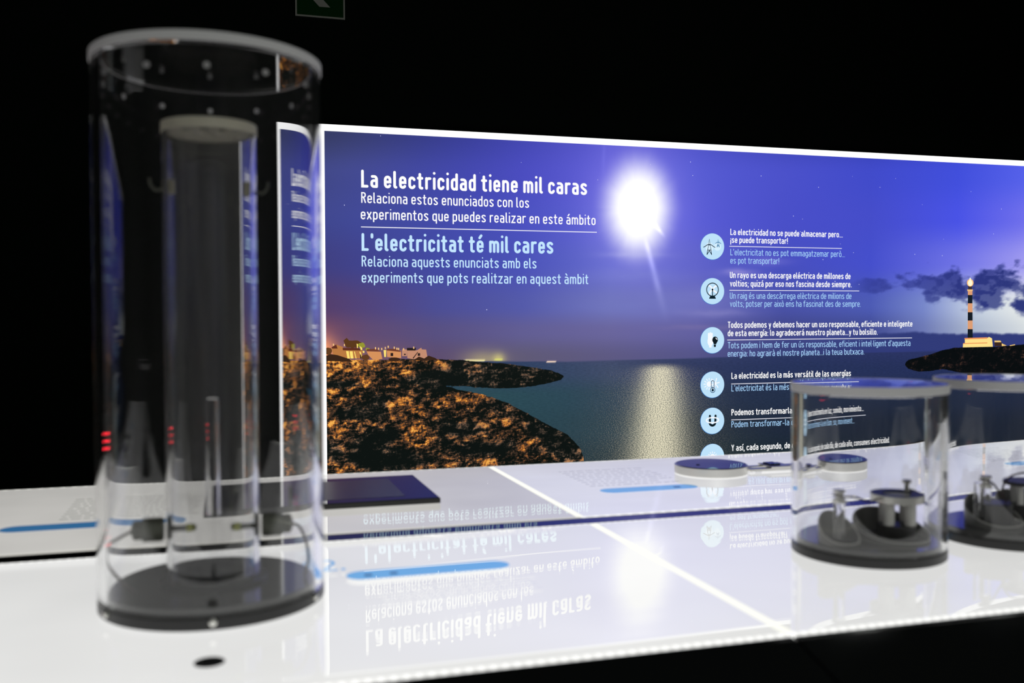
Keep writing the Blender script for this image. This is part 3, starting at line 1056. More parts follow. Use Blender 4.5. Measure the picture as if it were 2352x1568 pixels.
WH, BL = (255, 255, 255), (196, 230, 255)
BL2 = (168, 212, 252)
text_line('heading_line', 'La electricidad tiene mil caras', 829.5, 430.5, 1348, 41, True, WH)
text_line('subheading_line', 'Relaciona estos enunciados con los', 829.5, 466, 1215, 25, False, WH)
text_line('subheading_line', 'experimentos que puedes realizar en este ámbito', 828.5, 503.5, 1367.5, 25, False, WH)
rule(829, 521, 1370.5, 1.9)
text_line('heading_line', "L'electricitat té mil cares", 830.5, 576, 1270.5, 41, True, BL, 'pale blue lettering')
text_line('subheading_line', 'Relaciona aquests enunciats amb els', 830.5, 612, 1232, 25, False, BL, 'pale blue lettering')
text_line('subheading_line', 'experiments que pots realitzar en aquest àmbit', 830.5, 649, 1351, 25, False, BL, 'pale blue lettering')
cp = 14.6
SB = 'pale blue lettering'
text_line('list_line', 'La electricidad no se puede almacenar pero...', 1677, 539.5, 1935, cp, True, WH, kind='b')
text_line('list_line', '¡se puede transportar!', 1677, 557.5, 1809, cp, True, WH)
rule(1675, 565.5, 1933)
text_line('list_line', "L'electricitat no es pot emmagatzemar però...", 1677, 586, 1940, cp, False, BL2, SB, kind='r')
text_line('list_line', 'es pot transportar!', 1677, 605, 1789, cp, False, BL2, SB)
text_line('list_line', 'Un rayo es una descarga eléctrica de millones de', 1676, 638.5, 1953, cp, True, WH)
text_line('list_line', 'voltios; quizá por eso nos fascina desde siempre.', 1676, 658, 1955.5, cp, True, WH)
rule(1675, 666.5, 1973)
text_line('list_line', 'Un raig és una descàrrega elèctrica de milions de', 1676, 686, 1955, cp, False, BL2, SB)
text_line('list_line', 'volts; potser per això ens ha fascinat des de sempre.', 1676, 704.5, 1976.5, cp, False, BL2, SB)
text_line('list_line', 'Todos podemos y debemos hacer un uso responsable, eficiente e inteligente', 1671, 753, 2095, cp, True, WH)
text_line('list_line', 'de esta energía: lo agradecerá nuestro planeta...y tu bolsillo.', 1671, 772, 2015, cp, True, WH)
rule(1670, 780.5, 2094)
text_line('list_line', "Tots podem i hem de fer un ús responsable, eficient i intel·ligent d'aquesta", 1671, 800, 2090.5, cp, False, BL2, SB)
text_line('list_line', 'energia: ho agrairà el nostre planeta...i la teua butxaca.', 1671, 819, 1984.5, cp, False, BL2, SB)
text_line('list_line', 'La electricidad es la más versátil de las energías', 1679.5, 870, 1954, cp, True, WH)
rule(1679, 881.5, 1953)
text_line('list_line', "L'electricitat és la més versàtil de les energies.", 1679.5, 898.5, 1949, cp, False, BL2, SB)
text_line('list_line', 'Podemos transformarla en luz, sonido, movimiento...', 1679.5, 954, None, cp, True, WH, kind='b')
rule(1679, 964, 1985)
text_line('list_line', 'Podem transformar-la en llum, so, moviment...', 1679.5, 981.5, None, cp, False, BL2, SB, kind='r')
text_line('list_line', 'Y así, cada segundo, de cada día, de cada año, consumes electricidad.', 1679.5, 1035.5, None, cp, True, WH, kind='b')


# --- the round pictograms
def icon(cy_px, draw):
    x, z = on_wall(1636, cy_px)
    _, zt = on_wall(1636, cy_px - 30)
    R = zt - z

    def loc(poly):
        return [(x + a_ * R, z + b_ * R) for a_, b_ in poly]
    ring = [(cos(t), sin(t)) for t in np.linspace(0, 2 * pi, 49)[:-1]]
    poly_part('pictogram_disc', [loc([(a_ * 1.02 - .015, b_ * 1.02 - .01) for a_, b_ in ring])], (40, 120, 200), .0022, world_pts=True)
    poly_part('pictogram_disc', [loc(ring)], (190, 226, 250), .0026, world_pts=True)
    for k, (polys, col) in enumerate(draw):
        poly_part('pictogram', [loc(pl) for pl in polys], col, .0030 + .0004 * k, world_pts=True)


def strokes(lines, hw):
    return [pl for q in lines for pl in stroke_polys(q, hw)]


def pylon(cx, cy, s):
    T = lambda pts: [(cx + a_ * s, cy + b_ * s) for a_, b_ in pts]
    return [T([(-.20, -.62), (0, .55), (.20, -.62)]), T([(-.20, -.62), (0, -.32), (.20, -.62)]), T([(-.13, -.28), (.13, -.28)]), T([(-.06, .12), (.06, .12)]),
            T([(-.48, -.06)] + arc(0, -.35, .48, .5, 150, 30, 8)[1:-1] + [(.48, -.06)])]


circ = lambda cx, cy, r, n=20, ry=None: [(cx + r * cos(t), cy + (ry or r) * sin(t)) for t in np.linspace(0, 2 * pi, n + 1)[:-1]]
DK, WT = (12, 34, 50), (246, 250, 255)
icon(566, [([circ(-.25, -.05, .35), circ(.42, -.02, .30)], (214, 240, 255)), (strokes(pylon(-.27, 0, 1.0), .028), DK), (strokes(pylon(.48, .27, .5), .02), (30, 110, 160))])
icon(668.5, [(strokes([[(-.3, .45), (-.1, .3), (0, .12), (.2, .35), (.35, .42)], [(0, .12), (-.2, -.05), (-.25, -.25)], [(0, .12), (.2, -.02), (.35, -.12)]], .06), WT),
             (strokes([circ(0, .12, .50, 28, .50) + [(.50, .12)]], .035) + strokes([[(0, .1), (0, -.45)]], .035) + [circ(0, .12, .08, 12)] + [[(-.2, -.38), (.2, -.38), (.3, -.58), (-.3, -.58)]], (10, 30, 40))])
icon(781, [(strokes([[(-.32, .5), (-.32, 0)], [(-.18, .55), (-.18, 0)], [(-.05, .5), (-.05, 0)]], .07) + [[(-.42, .05), (.06, .05), (.06, -.2), (-.02, -.38), (-.34, -.38), (-.42, -.2)], [(-.3, -.38), (-.06, -.38), (-.08, -.56), (-.28, -.56)]], WT),
           ([circ(.22, .02, .24, 20, .26), [(.03, -.1), (.42, -.1), (.3, -.32), (.12, -.32)], [(.1, -.34), (.3, -.34), (.28, -.52), (.12, -.52)]], (14, 26, 34)), (strokes([[(.28, .16), (.38, .06)]], .03), WT)])
rays = [[(-.28 + .30 * cos(a_), .05 + .30 * sin(a_)), (-.28 + .44 * cos(a_), .05 + .44 * sin(a_))] for a_ in np.linspace(0, 2 * pi, 13)[:-1]]
flake = [[(.24 - .34 * cos(a_), .08 - .4 * sin(a_)), (.24 + .34 * cos(a_), .08 + .4 * sin(a_))] for a_ in (.2, 1.25, 2.3)]
icon(883, [([circ(-.28, .05, .22)] + strokes(rays, .035) + strokes(flake, .04), WT),
           (strokes([[(-.1, .2)] + arc(.02, .2, .12, .1, 180, 0, 6) + [(.14, -.25)], [(-.1, .2), (-.1, -.25)], circ(.02, -.42, .19, 20) + [(.21, -.42)]], .025), (20, 70, 110)),
           ([circ(.02, -.42, .10)] + strokes([[(.02, -.42), (.02, -.15)]], .02), DK)])
icon(966, [(strokes([[(-.22, .38), (-.22, -.1)] + arc(0, -.12, .24, .24, 180, 360, 8) + [(.26, .38)]], .09), (12, 28, 36)), (strokes([circ(0, .05, .52, 28, .2) + [(.52, .05)]], .05), WT)])
icon(1049, [([circ(0, .02, .22)] + strokes([[(.30 * cos(a_), .02 + .3 * sin(a_)), (.38 * cos(a_), .02 + .38 * sin(a_))] for a_ in np.linspace(0, 2 * pi, 13)[:-1]], .03), WT)])

# ------------------------------------------------------------------ exit sign on the black wall
xa, za = on_wall(678, 37, WALLY)
xb, _ = on_wall(792, 44, WALLY)
sg = thing('exit_sign', 'green emergency exit sign with pale border and diagonal arrow high on the black wall', 'sign', (xa, WALLY, za - T0))
sw2 = xb - xa
box('sign_board', M['sign_white'], sg, 0, sw2, -0.012, -0.001, 0, 0.34, bevel=.001)
box('green_field', M['sign_green'], sg, .010, sw2 - .010, -0.0135, -0.012, .010, .33)
ax, az = [on_wall(*q, Y=WALLY) for q in ((733, 17), (758, 19), (735, -4), (712, -6))], 0
bm = bmesh.new()
pts_s = [(p_[0] - xa, p_[1] - za) for p_ in ax]
dx, dz = pts_s[3][0] - pts_s[0][0], pts_s[3][1] - pts_s[0][1]
pts_s = [pts_s[0], pts_s[1], (pts_s[1][0] + 2.6 * dx, pts_s[1][1] + 2.6 * dz), (pts_s[0][0] + 2.6 * dx, pts_s[0][1] + 2.6 * dz)]
lo = [bm.verts.new((a_, -.0137, b_)) for a_, b_ in pts_s]
hi = [bm.verts.new((a_, -.0150, b_)) for a_, b_ in pts_s]
bm.faces.new(hi)
bm.faces.new(lo[::-1])
for i in range(4):
    bm.faces.new((lo[i], lo[(i + 1) % 4], hi[(i + 1) % 4], hi[i]))
from_bm('arrow', bm, M['sign_white'], sg)

# ------------------------------------------------------------------ the four glowing tables
XL, XR = -2.0, 4.2
SB_ = 0.0085    # width of a diode strip
SEAM = 0.011


def light_table(x0, x1, y0, y1, label, glow, led, front=False, led2=None, sag=0.0, seam_at=None):
    t = thing('light_table', label, 'table', (x0, y0, 0), group='light tables')
    w, d = x1 - x0, y1 - y0
    # the acrylic sheet sags a few millimetres between its supports
    bm = bmesh.new()
    nx_, ny_ = 60, 60
    rows_ = []
    for j in range(ny_ + 1):
        y = SB_ + (d - 2 * SB_) * j / ny_
        row = []
        for i in range(nx_ + 1):
            x = SB_ + (w - 2 * SB_) * i / nx_
            k = min(abs(x - (seam_at if seam_at is not None else 0)) / .75, 1.0)
            k = sin(k * pi / 2)
            u_ = 1 - j / ny_
            r_ = max(0.0, (u_ - .93) / .07)
            row.append(bm.verts.new((x, y, -sag * k * (.42 - (u_ - .3) ** 2) * (1 - r_ * r_ * (3 - 2 * r_)) * min(1, u_ / .04))))
        rows_.append(row)
    for j in range(ny_):
        for i in range(nx_):
            bm.faces.new((rows_[j][i], rows_[j][i + 1], rows_[j + 1][i + 1], rows_[j + 1][i]))
    geo = bmesh.ops.extrude_face_region(bm, geom=list(bm.faces))
    for v in [g_1 for g_1 in geo['geom'] if isinstance(g_1, bmesh.types.BMVert)]:
        v.co.z = -.012
    o = from_bm('light_panel', bm, glow, t, True)
    box('light_strip', led2 or led, t, 0, w, 0, SB_ - .0004, -0.012, 0.0)
    box('light_strip', led, t, 0, w, d - SB_ + .0004, d, -0.012, 0.0)
    box('end_strip', M['led_seam'], t, 0, SB_ - .0004, SB_, d - SB_, -0.012, 0.0)
    box('end_strip', M['led_seam'], t, w - SB_ + .0004, w, SB_, d - SB_, -0.012, 0.0)
    if front:
        # sloping black fascia in front and a cabinet below it
        bm = bmesh.new()
        prof = [(0.0, -0.0125), (-0.004, -0.002), (-0.016, -0.004), (-FA, -FB), (-FA + .02, -FB - .02), (0.0, -FB - .02)]
        a_ = [bm.verts.new((0.0015, y, z)) for y, z in prof]
        b_ = [bm.verts.new((w - .0015, y, z)) for y, z in prof]
        bm.faces.new(a_[::-1])
        bm.faces.new(b_)
        n_ = len(prof)
        for i in range(n_):
            bm.faces.new((a_[i], a_[(i + 1) % n_], b_[(i + 1) % n_], b_[i]))
        from_bm('fascia', bm, M['black_gloss'], t)
        box('cabinet', M['black_matt'], t, .0015, w - .0015, .001, d - .005, -0.898, -0.013)
    else:
        box('cabinet', M['black_matt'], t, .0015, w - .0015, .005, d - .001, -0.898, -0.013)
    return t


# slope of the fascia from the seam that runs down it
d_ = ray(1925, 1568)
tt = (X1) / d_.x
fy, fz = d_.y * tt, d_.z * tt + EYE
FA, FB = (Y1 - fy), -fz
kk = 0.17 / max(FA, FB)
FA, FB = FA * kk, FB * kk
print('fascia', FA, FB, fy, fz)
g_ = 0.0012
tFL = light_table(XL, X1 - g_, Y1, Y2B, 'front row glowing white table under the tall clear cylinder, left of the bright seam', M['glow_front'], M['led_x'], True, sag=.0125, seam_at=X1 - XL)
tFR = light_table(X1 + g_, XR, Y1, Y2B, 'front row glowing white table under the short round cases, right of the seam', M['glow_front'], M['led_x'], True)
tBL = light_table(XL, X1 - g_, Y2A, Y3, 'dimmer glowing table of the back row carrying the black touch screen', M['glow_dim'], M['led_dim'], led2=M['led_faint'])
tBR = light_table(X1 + g_, XR, Y2A, Y3, 'glowing table of the back row carrying the two steel discs', M['glow_back'], M['led_back'])
tm = thing('trim_strip', 'black glossy strip filling the gap between the front and back row of glowing tables', 'trim', (XL, Y2B, -0.0012))
box('strip', M['trim_gloss'], tm, 0, XR - XL, .001, Y2A - Y2B - .001, -0.02, 0)
box('foot', M['black_matt'], tm, 0, XR - XL, .002, Y2A - Y2B - .002, -0.8985, -0.0205)


# prints on the table tops
def pill(t, p0, p1, width, mat, label=None):
    bm = bmesh.new()
    a_, b_ = Vector(p0), Vector(p1)
    e_ = (b_ - a_).normalized()
    n_ = Vector((-e_.y, e_.x))
    h_ = width / 2
    ring = []
    for k in range(9):
        an = -pi / 2 + pi * k / 8
        ring.append(b_ - e_ * h_ + (e_ * cos(an) + n_ * sin(an)) * h_)
    for k in range(9):
        an = pi / 2 + pi * k / 8
        ring.append(a_ + e_ * h_ + (e_ * cos(an) + n_ * sin(an)) * h_)
    lx, ly = t.location.x, t.location.y
    bm.faces.new([bm.verts.new((q.x - lx, q.y - ly, .0004)) for q in ring])
    o = from_bm('title_pill', bm, mat, t)
    return up_normals(o)


def dashes(t, name, mat, x0, x1, y0, y1, rows, h=.006, seed=1, shear=0.0):
    """small print too blurred to read: rows of word-long dashes"""
    rng = random.Random(seed)
    bm = bmesh.new()
    lx, ly = t.location.x, t.location.y
    for r_ in range(rows):
        y = y0 + (y1 - y0) * r_ / max(rows - 1, 1)
        x = x0 + shear * (y - y0)
        end = x1 + shear * (y - y0) - rng.choice([0, 0, .02, .06])
        while x < end:
            w = rng.uniform(.010, .034)
            q = [(x, y), (min(x + w, end), y), (min(x + w, end), y + h), (x, y + h)]
            bm.faces.new([bm.verts.new((a_ - lx, b_ - ly, .0004)) for a_, b_ in q])
            x += w + .006
    o = up_normals(from_bm(name, bm, mat, t))
    o['kind'] = 'stuff'
    return o


pA, pB = on_table(795, 1324), on_table(1172, 1297)
def ywidth(x, y, px):
    return on_table(x, y - px / 2)[1] - on_table(x, y + px / 2)[1]


pill(tFL, (pA[0], (pA[1] + pB[1]) / 2 + .005), (pB[0], (pA[1] + pB[1]) / 2 + .005), ywidth(985, 1310, 20), M['pill_blue'])
yc = (pA[1] + pB[1]) / 2
box('pill_mark', M['print_navy'], tFL, pA[0] + .035 + 2.0, pA[0] + .050 + 2.0, yc - Y1 - .004, yc - Y1 + .007, .0005, .0009)
box('pill_mark', M['print_navy'], tFL, pA[0] + .085 + 2.0, pA[0] + .100 + 2.0, yc - Y1 - .004, yc - Y1 + .007, .0005, .0009)
dashes(tFL, 'small_print', M['print_faint'], pA[0] + .05, pA[0] + .36, yc - .075, yc - .185, 7, .005, 4)
# the blue "2."
bm = bmesh.new()
tx, ty = on_table(741, 1312)
two = [arc(.25, .72, .25, .25, 165, -30, 8) + [(0, .03), (.5, .03)]]
for q in two:
    for pl in stroke_polys(q, .06):
        bm.faces.new([bm.verts.new((tx + a_ * .055 - tFL.location.x, ty + b_ * .085 - tFL.location.y, .0005)) for a_, b_ in pl])
for pl in [circ(.75, .06, .09, 10)]:
    bm.faces.new([bm.verts.new((tx + a_ * .055 - tFL.location.x, ty + b_ * .085 - tFL.location.y, .0005)) for a_, b_ in pl])
up_normals(from_bm('numeral', bm, M['pill_blue'], tFL))

p2l, p2r = on_table(1376, 1127), on_table(1604, 1117)
yc2 = (p2l[1] + p2r[1]) / 2
pill(tBR, (p2l[0], yc2), (p2r[0], yc2), ywidth(1490, 1121, 11), M['pill_blue'])
box('pill_mark', M['print_navy'], tBR, p2r[0] - .075 - X1, p2r[0] - .055 - X1, yc2 - Y2A - .008, yc2 - Y2A + .008, .0005, .0009)
a_ = on_table(1318, 1078)
dashes(tBR, 'small_print', M['print_grey'], p2l[0] + .0, p2l[0] + .30, yc2 + .08, yc2 + .36, 9, .013, 8)
p3 = on_table(2312, 1066)
pill(tBR, (p3[0], p3[1]), (p3[0] + .36, p3[1]), ywidth(1490, 1121, 11), M['pill_blue'])
dashes(tBR, 'small_print', M['print_grey'], p3[0], p3[0] + .30, p3[1] + .08, p3[1] + .36, 9, .013, 9)
pl0, pl1 = on_table(-2, 1216), on_table(222, 1206)
ycl = (pl0[1] + pl1[1]) / 2
pill(tBL, (pl0[0], ycl), (pl0[0] + .36, ycl), ywidth(110, 1211, 14), M['pill_dark'])
dashes(tBL, 'small_print', M['print_dim'], pl0[0] + .12, pl0[0] + .42, ycl + .08, ycl + .36, 9, .013, 10)
p5 = on_table(2080, 1232)
pill(tFR, (p5[0], p5[1] - .02), (p5[0] + .34, p5[1] - .02), .042, M['pill_blue'])

# round hole in the front table
hx, hy = on_table(481, 1521)
bm = bmesh.new()
bm_lathe(bm, [(0, .0005), (.0185, .0005), (.0195, .0012), (.0215, .0012), (.0222, .0003)], 40, hx - XL, hy - Y1)
o = from_bm('cable_hole', bm, M['hole'], tFL)

# ------------------------------------------------------------------ the tall cylinder
TX, TY, TR = -0.026, 1.8067, 0.1941
tall = thing('tall_display_cylinder', 'tall clear acrylic cylinder on a dark round base with a narrower clear tube inside', 'display case', (TX, TY, 0))


def at_tube(px, py, dy=0.0):
    """point on the vertical plane through the tube's axis that faces the viewer"""
    d = ray(px, py)
    t = (TY + dy) / d.y
    return d.x * t - TX, dy, d.z * t + EYE


disc('base_plate', M['base_black'], tall, TR, 0.0008, 0.021)
disc('base_top', M['base_grey'], tall, TR * .915, 0.0212, 0.034)
tube_wall('outer_tube', M['acrylic_outer'], tall, TR, TR * .922, 0.0214, 0.957, 160)
# lid with a frosted cut edge
disc('lid', M['acrylic'], tall, TR * .916, .939, .956)
tube_wall('lid_edge', M['frosted'], tall, TR + .0022, TR + .0004, .9415, .957, 128)
# ring of drilled holes
bm = bmesh.new()
for k in range(12):
    an = radians(-90 - YAW * 0 + 30 * k)
    rr_ = TR * .9
    e_ = Vector((cos(an), sin(an), 0))
    p_ = Vector((0, 0, .906))
    b_ = bmesh.new()
    bm_sweep(b_, [e_ * (TR * .912), e_ * (TR * .9215)], .0052, 12)
    me_ = from_bm('vent_plug', b_, M['frosted'], tall, True)
    me_.location = p_
# inner tube and its cap
IR = 0.0802
z_cap = at_tube(478, 268, -IR)[2]
tube_wall('inner_tube', M['acrylic_inner'], tall, IR, IR * .90, 0.0345, z_cap - .0005, 112)
bm = bmesh.new()
nseg = 96
hole_r = []
# perforated cap: an annular plate with six oval openings, built as a grid with gaps
rad = [.014, .028, .056, .0715]
zt_, zb_ = z_cap - .013, z_cap - .016


def keep(i, j):
    if i == 1:
        return (j % 12) < 5
    return True


for i in range(len(rad) - 1):
    for j in range(nseg):
        if not keep(i, j):
            continue
        a0, a1 = 2 * pi * j / nseg, 2 * pi * (j + 1) / nseg
        q = [(rad[i], a0), (rad[i + 1], a0), (rad[i + 1], a1), (rad[i], a1)]
        lo = [bm.verts.new((r_ * cos(a_), r_ * sin(a_), zb_)) for r_, a_ in q]
        hi = [bm.verts.new((r_ * cos(a_), r_ * sin(a_), zt_)) for r_, a_ in q]
        bm.faces.new(lo[::-1])
        bm.faces.new(hi)
        for k in range(4):
            bm.faces.new((lo[k], lo[(k + 1) % 4], hi[(k + 1) % 4], hi[k]))
bmesh.ops.remove_doubles(bm, verts=bm.verts, dist=1e-5)
o = from_bm('cap', bm, M['cream'], tall)
o['label'] = 'cream perforated cap'
tube_wall('cap_ring', M['cream'], tall, IR + .0018, IR + .0003, z_cap - .018, z_cap, 96)
disc('plug', M['base_grey'], tall, IR * .885, 0.0345, 0.047)
tube_wall('flange', M['base_black'], tall, IR + .012, IR + .0006, .0343, .041, 96)
# slim rod on the axis
tube_wall('centre_rod', M['acrylic'], tall, .0125, .0085, .15, .36, 40)
# cream clips with hooks near the top of the inner tube
zc_ = at_tube(470, 432)[2]
for s_ in (-1, 1):
    bm = bmesh.new()
    x_ = s_ * (IR * .885 - .006)
    bm_box(bm, x_ - .008, x_ + .0055, -.008, .008, zc_ - .013, zc_ + .012, .002)
    o = from_bm('clip', bm, M['brass'], tall)
    pth = smooth_path([(s_ * (IR + .0008), 0, zc_ - .004), (s_ * (IR + .010), 0, zc_ - .007), (s_ * (IR + .019), 0, zc_ + .002), (s_ * (IR + .021), 0, zc_ + .014)], 5)
    sweep('hook', M['connector'], tall, pth, .0022, 8)
# connectors, rods with yellow tips and wires at the foot
for s_, px_ in ((-1, 375), (1, 606)):
    c0 = at_tube(px_, 1213 if s_ < 0 else 1203)
    zz = c0[2]
    cxn = s_ * (IR + .030)
    bm = bmesh.new()
    prof = [(0, -.026), (.019, -.026), (.021, -.022), (.021, .008), (.017, .012), (.017, .024), (.010, .028), (0, .028)]
    b_ = bmesh.new()
    bm_lathe(b_, prof, 6 if False else 28)
    merge(bm, b_, Matrix.Translation((cxn, 0, zz)) @ Matrix.Rotation(pi / 2 * s_, 4, 'Y'))
    o = from_bm('connector', bm, M['connector'], tall, True)
    sweep('electrode', M['connector'], tall, [(s_ * (IR * .895), 0, zz), (s_ * .030, 0, zz)], .0055, 12)
    sweep('electrode_tip', M['yellow'], tall, [(s_ * .046, 0, zz), (s_ * .034, 0, zz)], [.0075, .0065], 14)
    if s_ < 0:
        pth = [(cxn - .026, 0, zz), (cxn - .045, -.01, zz - .008), (cxn - .066, -.02, zz - .020), (cxn - .066, -.03, zz - .045), (-.1505, -.045, zz - .075), (-.128, -.055, .036)]
    else:
        pth = [(cxn + .026, 0, zz), (cxn + .040, -.01, zz - .006), (cxn + .050, -.02, zz - .030), (cxn + .054, -.025, zz - .060), (cxn + .046, -.03, .036)]
    sweep('wire', M['wire'], tall, smooth_path(pth, 6), .0028, 8)
# screws round the foot
for k in range(6):
    an = radians(-90 + 60 * k)
    e_ = Vector((cos(an), sin(an), 0))
    z_ = Vector((0, 0, .0145))
    bm = bmesh.new()
    bm_sweep(bm, [e_ * (TR + .0004) + z_, e_ * (TR + .004) + z_, e_ * (TR + .0062) + z_], [.0062, .0062, .0035], 14)
    o = from_bm('screw', bm, M['steel'], tall, True)
    if k == 0:
        bm = bmesh.new()
        b_ = bmesh.new()
        bm_lathe(b_, [(0, .0), (.009, 0), (.010, .003), (.009, .012), (.005, .016), (.005, .024), (0, .026)], 20)
        merge(bm, b_, Matrix.Translation((e_ * (TR * .86)) + Vector((0, 0, .0343))))
        from_bm('knob', bm, M['hole'], tall, True)


# ------------------------------------------------------------------ short round cases
def slanted_cup(name, parent, cx, cy, r, z0, lo_, hi_, n=56, wall=.0035, face=-pi / 2 + YAW * 0):
    """a ring wall cut obliquely: low towards the viewer's side, high behind"""
    bm = bmesh.new()
    rings = []
    for rr_, top_ in ((r, False), (r, True), (r - wall, True), (r - wall, False)):
        ring = []
        for i in range(n):
            an = 2 * pi * i / n
            k = (1 - cos(an - face)) / 2
            z = z0 + (lo_ + (hi_ - lo_) * k ** 1.5 if top_ else 0)
            ring.append(bm.verts.new((cx + rr_ * cos(an), cy + rr_ * sin(an), z)))
        rings.append(ring)
    for a_, b_ in zip(rings, rings[1:] + rings[:1]):
        for i in range(n):
            bm.faces.new((a_[i], a_[(i + 1) % n], b_[(i + 1) % n], b_[i]))
    o = from_bm(name, bm, M['cup_grey'], parent, True)
    bm = bmesh.new()
    pts = []
    for i in range(n + 1):
        an = 2 * pi * i / n
        k = (1 - cos(an - face)) / 2
        pts.append((cx + (r - wall / 2) * cos(an), cy + (r - wall / 2) * sin(an), z0 + lo_ + (hi_ - lo_) * k ** 1.5 + .0012))
    bm_sweep(bm, pts, .0017, 6)
    from_bm('rim', bm, M['rim_grey'], o, True)
    return o


CR = 0.1569


def short_case(loc, label, second=False):
    t = thing('short_display_cylinder', label, 'display case', (loc[0], loc[1], 0), group='short round cases')
    disc('base_plate', M['base_black'], t, CR, 0.0008, .021)
    disc('base_top', M['base_grey'], t, CR * .915, .0212, .033)
    zl_ = 0.342
    tube_wall('outer_tube', M['acrylic_case'], t, CR, CR * .93, .0214, zl_ - .0005, 144)
    disc('lid', M['acrylic'], t, CR, zl_, zl_ + .019, 128)
    tube_wall('lid_edge', M['frosted'], t, CR + .002, CR + .0003, zl_ + .001, zl_ + .0195, 128)
    zb = .0334
    # slim clear post with a steel terminal
    px_, py_ = (-.103, -.048) if not second else (-.080, -.02)
    hp = .086
    slanted_cup('cup', t, px_ + (.010 if not second else .034), py_ + .014, .041 if not second else .060, zb, .004, .058)
    lathe('post', M['acrylic'], t, [(0, zb), (.011, zb), (.011, zb + hp), (0, zb + hp)], 28, px_, py_)
    lathe('post_core', M['steel'], t, [(0, zb + hp + .0003), (.013, zb + hp + .0003), (.013, zb + hp + .008), (.008, zb + hp + .010), (.008, zb + hp + .020), (.012, zb + hp + .022), (.012, zb + hp + .027), (0, zb + hp + .028)], 20, px_, py_)
    if not second:
        qx, qy = .052, -.028
        slanted_cup('cup', t, qx - .012, qy + .004, .078, zb, .003, .050)
        disc('motor_block', M['base_black'], t, .040, zb + .0005, zb + .0300, 48, qx, qy)
        for k in range(4):
            an = radians(20 + 90 * k)
            lathe('pillar', M['nylon'], t, [(0, zb + .0303), (.0115, zb + .0303), (.0115, zb + .0840), (0, zb + .0840)], 20, qx + .038 * cos(an) * .8, qy + .038 * sin(an) * .8)
        tube_wall('top_ring', M['base_black'], t, .053, .030, zb + .0843, zb + .0940, 56, qx, qy)
        tube_wall('ring_collar', M['steel'], t, .0545, .0533, zb + .0780, zb + .0945, 56, qx, qy)
        disc('rotor', M['nylon'], t, .029, zb + .0845, zb + .0910, 40, qx, qy)
        lathe('terminal', M['steel'], t, [(0, zb + .0945), (.008, zb + .0945), (.005, zb + .0980), (.005, zb + .1100), (.010, zb + .1120), (.010, zb + .1180), (0, zb + .1190)], 20, qx + .036, qy + .014)
        pth = smooth_path([(px_ - .016, py_, zb + .1040), (px_ + .004, py_ - .011, zb + .1005), (px_ + .03, py_ - .012, zb + .0980), (qx - .085, qy - .02, zb + .0840), (qx - .056, qy - .012, zb + .0880)], 6)
        sweep('wire', M['wire'], t, pth, .0022, 8)
        sweep('wire', M['wire'], t, smooth_path([(qx + .048, qy + .02, zb + .0965), (qx + .062, qy + .01, zb + .0900), (qx + .068, qy, zb + .0750)], 5), .0022, 8)
    else:
        disc('motor_block', M['base_black'], t, .038, zb + .0005, zb + .0500, 48, px_ + .034, py_ + .012)
        lathe('post', M['acrylic'], t, [(0, zb), (.006, zb), (.006, zb + .0980), (0, zb + .0980)], 20, px_ - .020, py_ + .004)
        qx, qy = .052, .0
        slanted_cup('cup', t, qx, qy, .066, zb, .004, .060)
        disc('motor_block', M['base_black'], t, .040, zb + .0005, zb + .0400, 48, qx, qy)
        disc('top_ring', M['base_black'], t, .050, zb + .0840, zb + .0920, 48, qx, qy)
        for k in range(4):
            an = radians(20 + 90 * k)
            lathe('pillar', M['nylon'], t, [(0, zb + .0405), (.008, zb + .0405), (.008, zb + .0835), (0, zb + .0835)], 20, qx + .03 * cos(an), qy + .03 * sin(an))
        sweep('wire', M['wire'], t, smooth_path([(px_ - .018, py_, zb + .1060), (px_ + .004, py_ - .011, zb + .1005), (px_ + .03, py_ - .005, zb + .0780), (px_ + .045, py_ - .005, zb + .0600), (px_ + .075, py_ - .005, zb + .0120)], 6), .0022, 8)
        sweep('wire', M['wire'], t, smooth_path([(px_ + .075, py_ + .03, zb + .0600), (px_ + .077, py_ + .03, zb + .0850), (px_ + .10, py_ + .02, zb + .1080), (px_ + .16, py_, zb + .1150)], 6), .0022, 8)
    return t


AX, AY = 1.3067, 1.7509
short_case((AX, AY), 'short clear round case nearest the seam, a post and small motor inside')
BX, BY = 1.698, 1.775
short_case((BX, BY), 'short clear round case cut off by the right edge of the picture', True)


# ------------------------------------------------------------------ steel discs and their link
def steel_disc(x, y, r, h, label):
    t = thing('steel_disc', label, 'exhibit', (x, y, 0), group='steel discs with dark glass tops')
    lathe('body', M['steel'], t, [(0, .0005), (r - .002, .0005), (r, .003), (r, h - .002), (r - .003, h), (r - .006, h), (r - .006, h - .003), (0, h - .003)], 96)
    disc('glass_top', M['dark_glass'], t, r - .0063, h - .0029, h + .0004, 96)
    disc('spindle', M['black_matt'], t, .006, h + .0005, h + .002, 20, -r * .45, -r * .1)
    return t


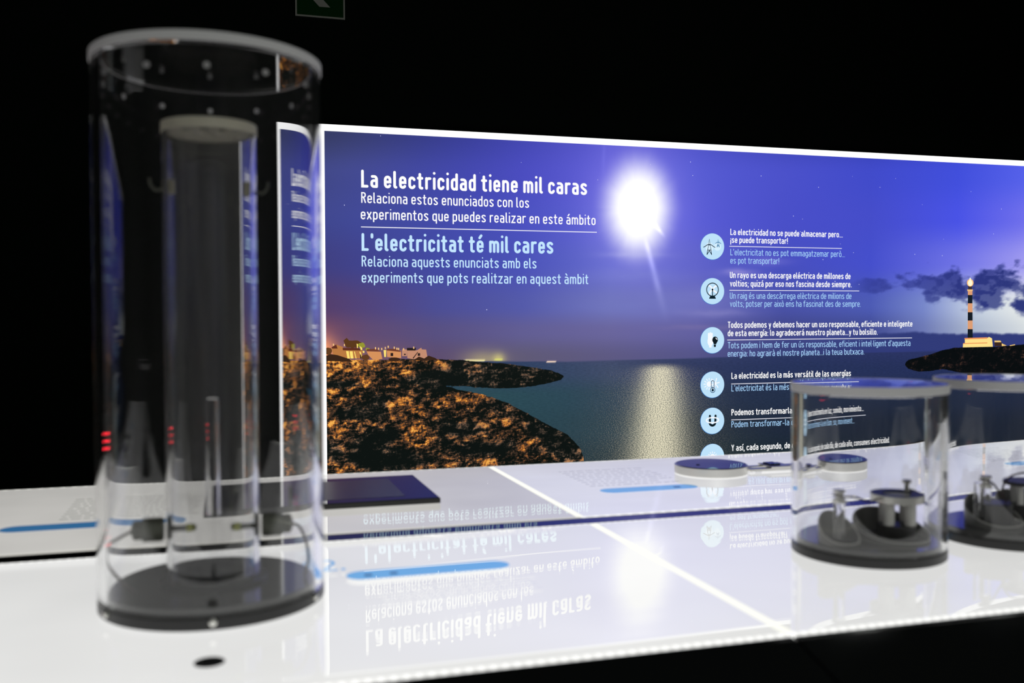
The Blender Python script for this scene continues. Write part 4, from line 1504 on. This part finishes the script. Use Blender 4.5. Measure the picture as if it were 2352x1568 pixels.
steel_disc(1.4929, 2.7949, .116, .0293, 'brushed steel disc with dark mirror glass top, left of the chrome link')
P2X, P2Y, P2R = None, None, None
q0 = on_table(1870, 1062); q1 = on_table(2008, 1062)
P2R = .116
P2X, P2Y = 1.935, 2.790
steel_disc(P2X, P2Y, P2R, .0305, 'brushed steel disc with dark mirror glass top seen through the short clear case')
lk = thing('chrome_link', 'low chrome bar mechanism joining the two steel discs', 'exhibit', (1.4929 + .120, 2.79, 0))
Ln = P2X - P2R - (1.4929 + .116) - .012
bm = bmesh.new()
bm_box(bm, 0, Ln, -.040, -.010, .004, .012, .001)
bm_box(bm, 0, Ln, .010, .034, .004, .012, .001)
from_bm('bar', bm, M['steel'], lk)
box('slider', M['steel'], lk, Ln * .36, Ln * .74, -.046, .040, .0122, .018, bevel=.0015)
box('slider_top', M['dark_glass'], lk, Ln * .42, Ln * .60, -.020, .028, .0182, .0225, bevel=.001)
for fx_ in (.03, Ln - .03):
    box('foot', M['chrome'], lk, fx_ - .012, fx_ + .012, -.034, .028, 0.0004, .0038, bevel=.0006)

# ------------------------------------------------------------------ touch screen slab
sx1, sy0 = on_table(1012, 1143, .016)
_, sy1 = on_table(960, 1090, .016)
sx0, _ = on_table(452, 1190, .0)
ts = thing('touch_screen', 'flat black touch screen slab lying on the back table below the mural', 'screen', (sx0, sy0, 0))
SWd, SD = sx1 - sx0, sy1 - sy0
box('body', M['black_matt'], ts, 0, SWd, 0, SD, .002, .0155, bevel=.001)
box('glass', M['dark_glass'], ts, .003, SWd - .003, .003, SD - .003, .0157, .0175, bevel=.0004)
box('display', M['screen'], ts, SWd * .50, SWd * .86, SD * .12, SD * .86, .0176, .0181)
for i_, (ax_, ay_) in enumerate(((.04, .05), (SWd - .04, .05), (.04, SD - .05), (SWd - .04, SD - .05))):
    disc('pad', M['black_matt'], ts, .012, .0003, .0018, 16, ax_, ay_)
bm = bmesh.new()
bm_lathe(bm, [(0, .0182), (.012, .0182), (.013, .022), (.012, .040), (.008, .044), (.008, .05), (0, .051)], 24, SWd * .495, SD * .30)
from_bm('control_knob', bm, M['black_gloss'], ts, True)

# ------------------------------------------------------------------ red diode display, mirrored in the cylinders
rd = thing('diode_display', 'small black box with red glowing bars, mirrored in the walls of the tall cylinder', 'display', (-1.28, 2.55, 0), rz=radians(-60) + pi / 2)
box('case', M['black_matt'], rd, -.09, .09, 0, .05, .0, .22, bevel=.004)
for k in range(3):
    box('bar', M['red_bars'], rd, -.06, .06, -.004, -.0005, .115 + k * .022, .124 + k * .022)

# ------------------------------------------------------------------ added fill light for the cylinders, their bases, the black wall and sign
la = bpy.data.lights.new('fill_light', 'AREA')
la.shape = 'RECTANGLE'
la.size, la.size_y = 3.0, 1.0
la.energy = 75
la.color = (0.95, 1.0, 0.93)
lo_ = bpy.data.objects.new('fill_light', la)
COL.objects.link(lo_)
lo_.location = (1.0, -2.6, 3.9)
lo_.rotation_euler = (radians(25), 0, 0)
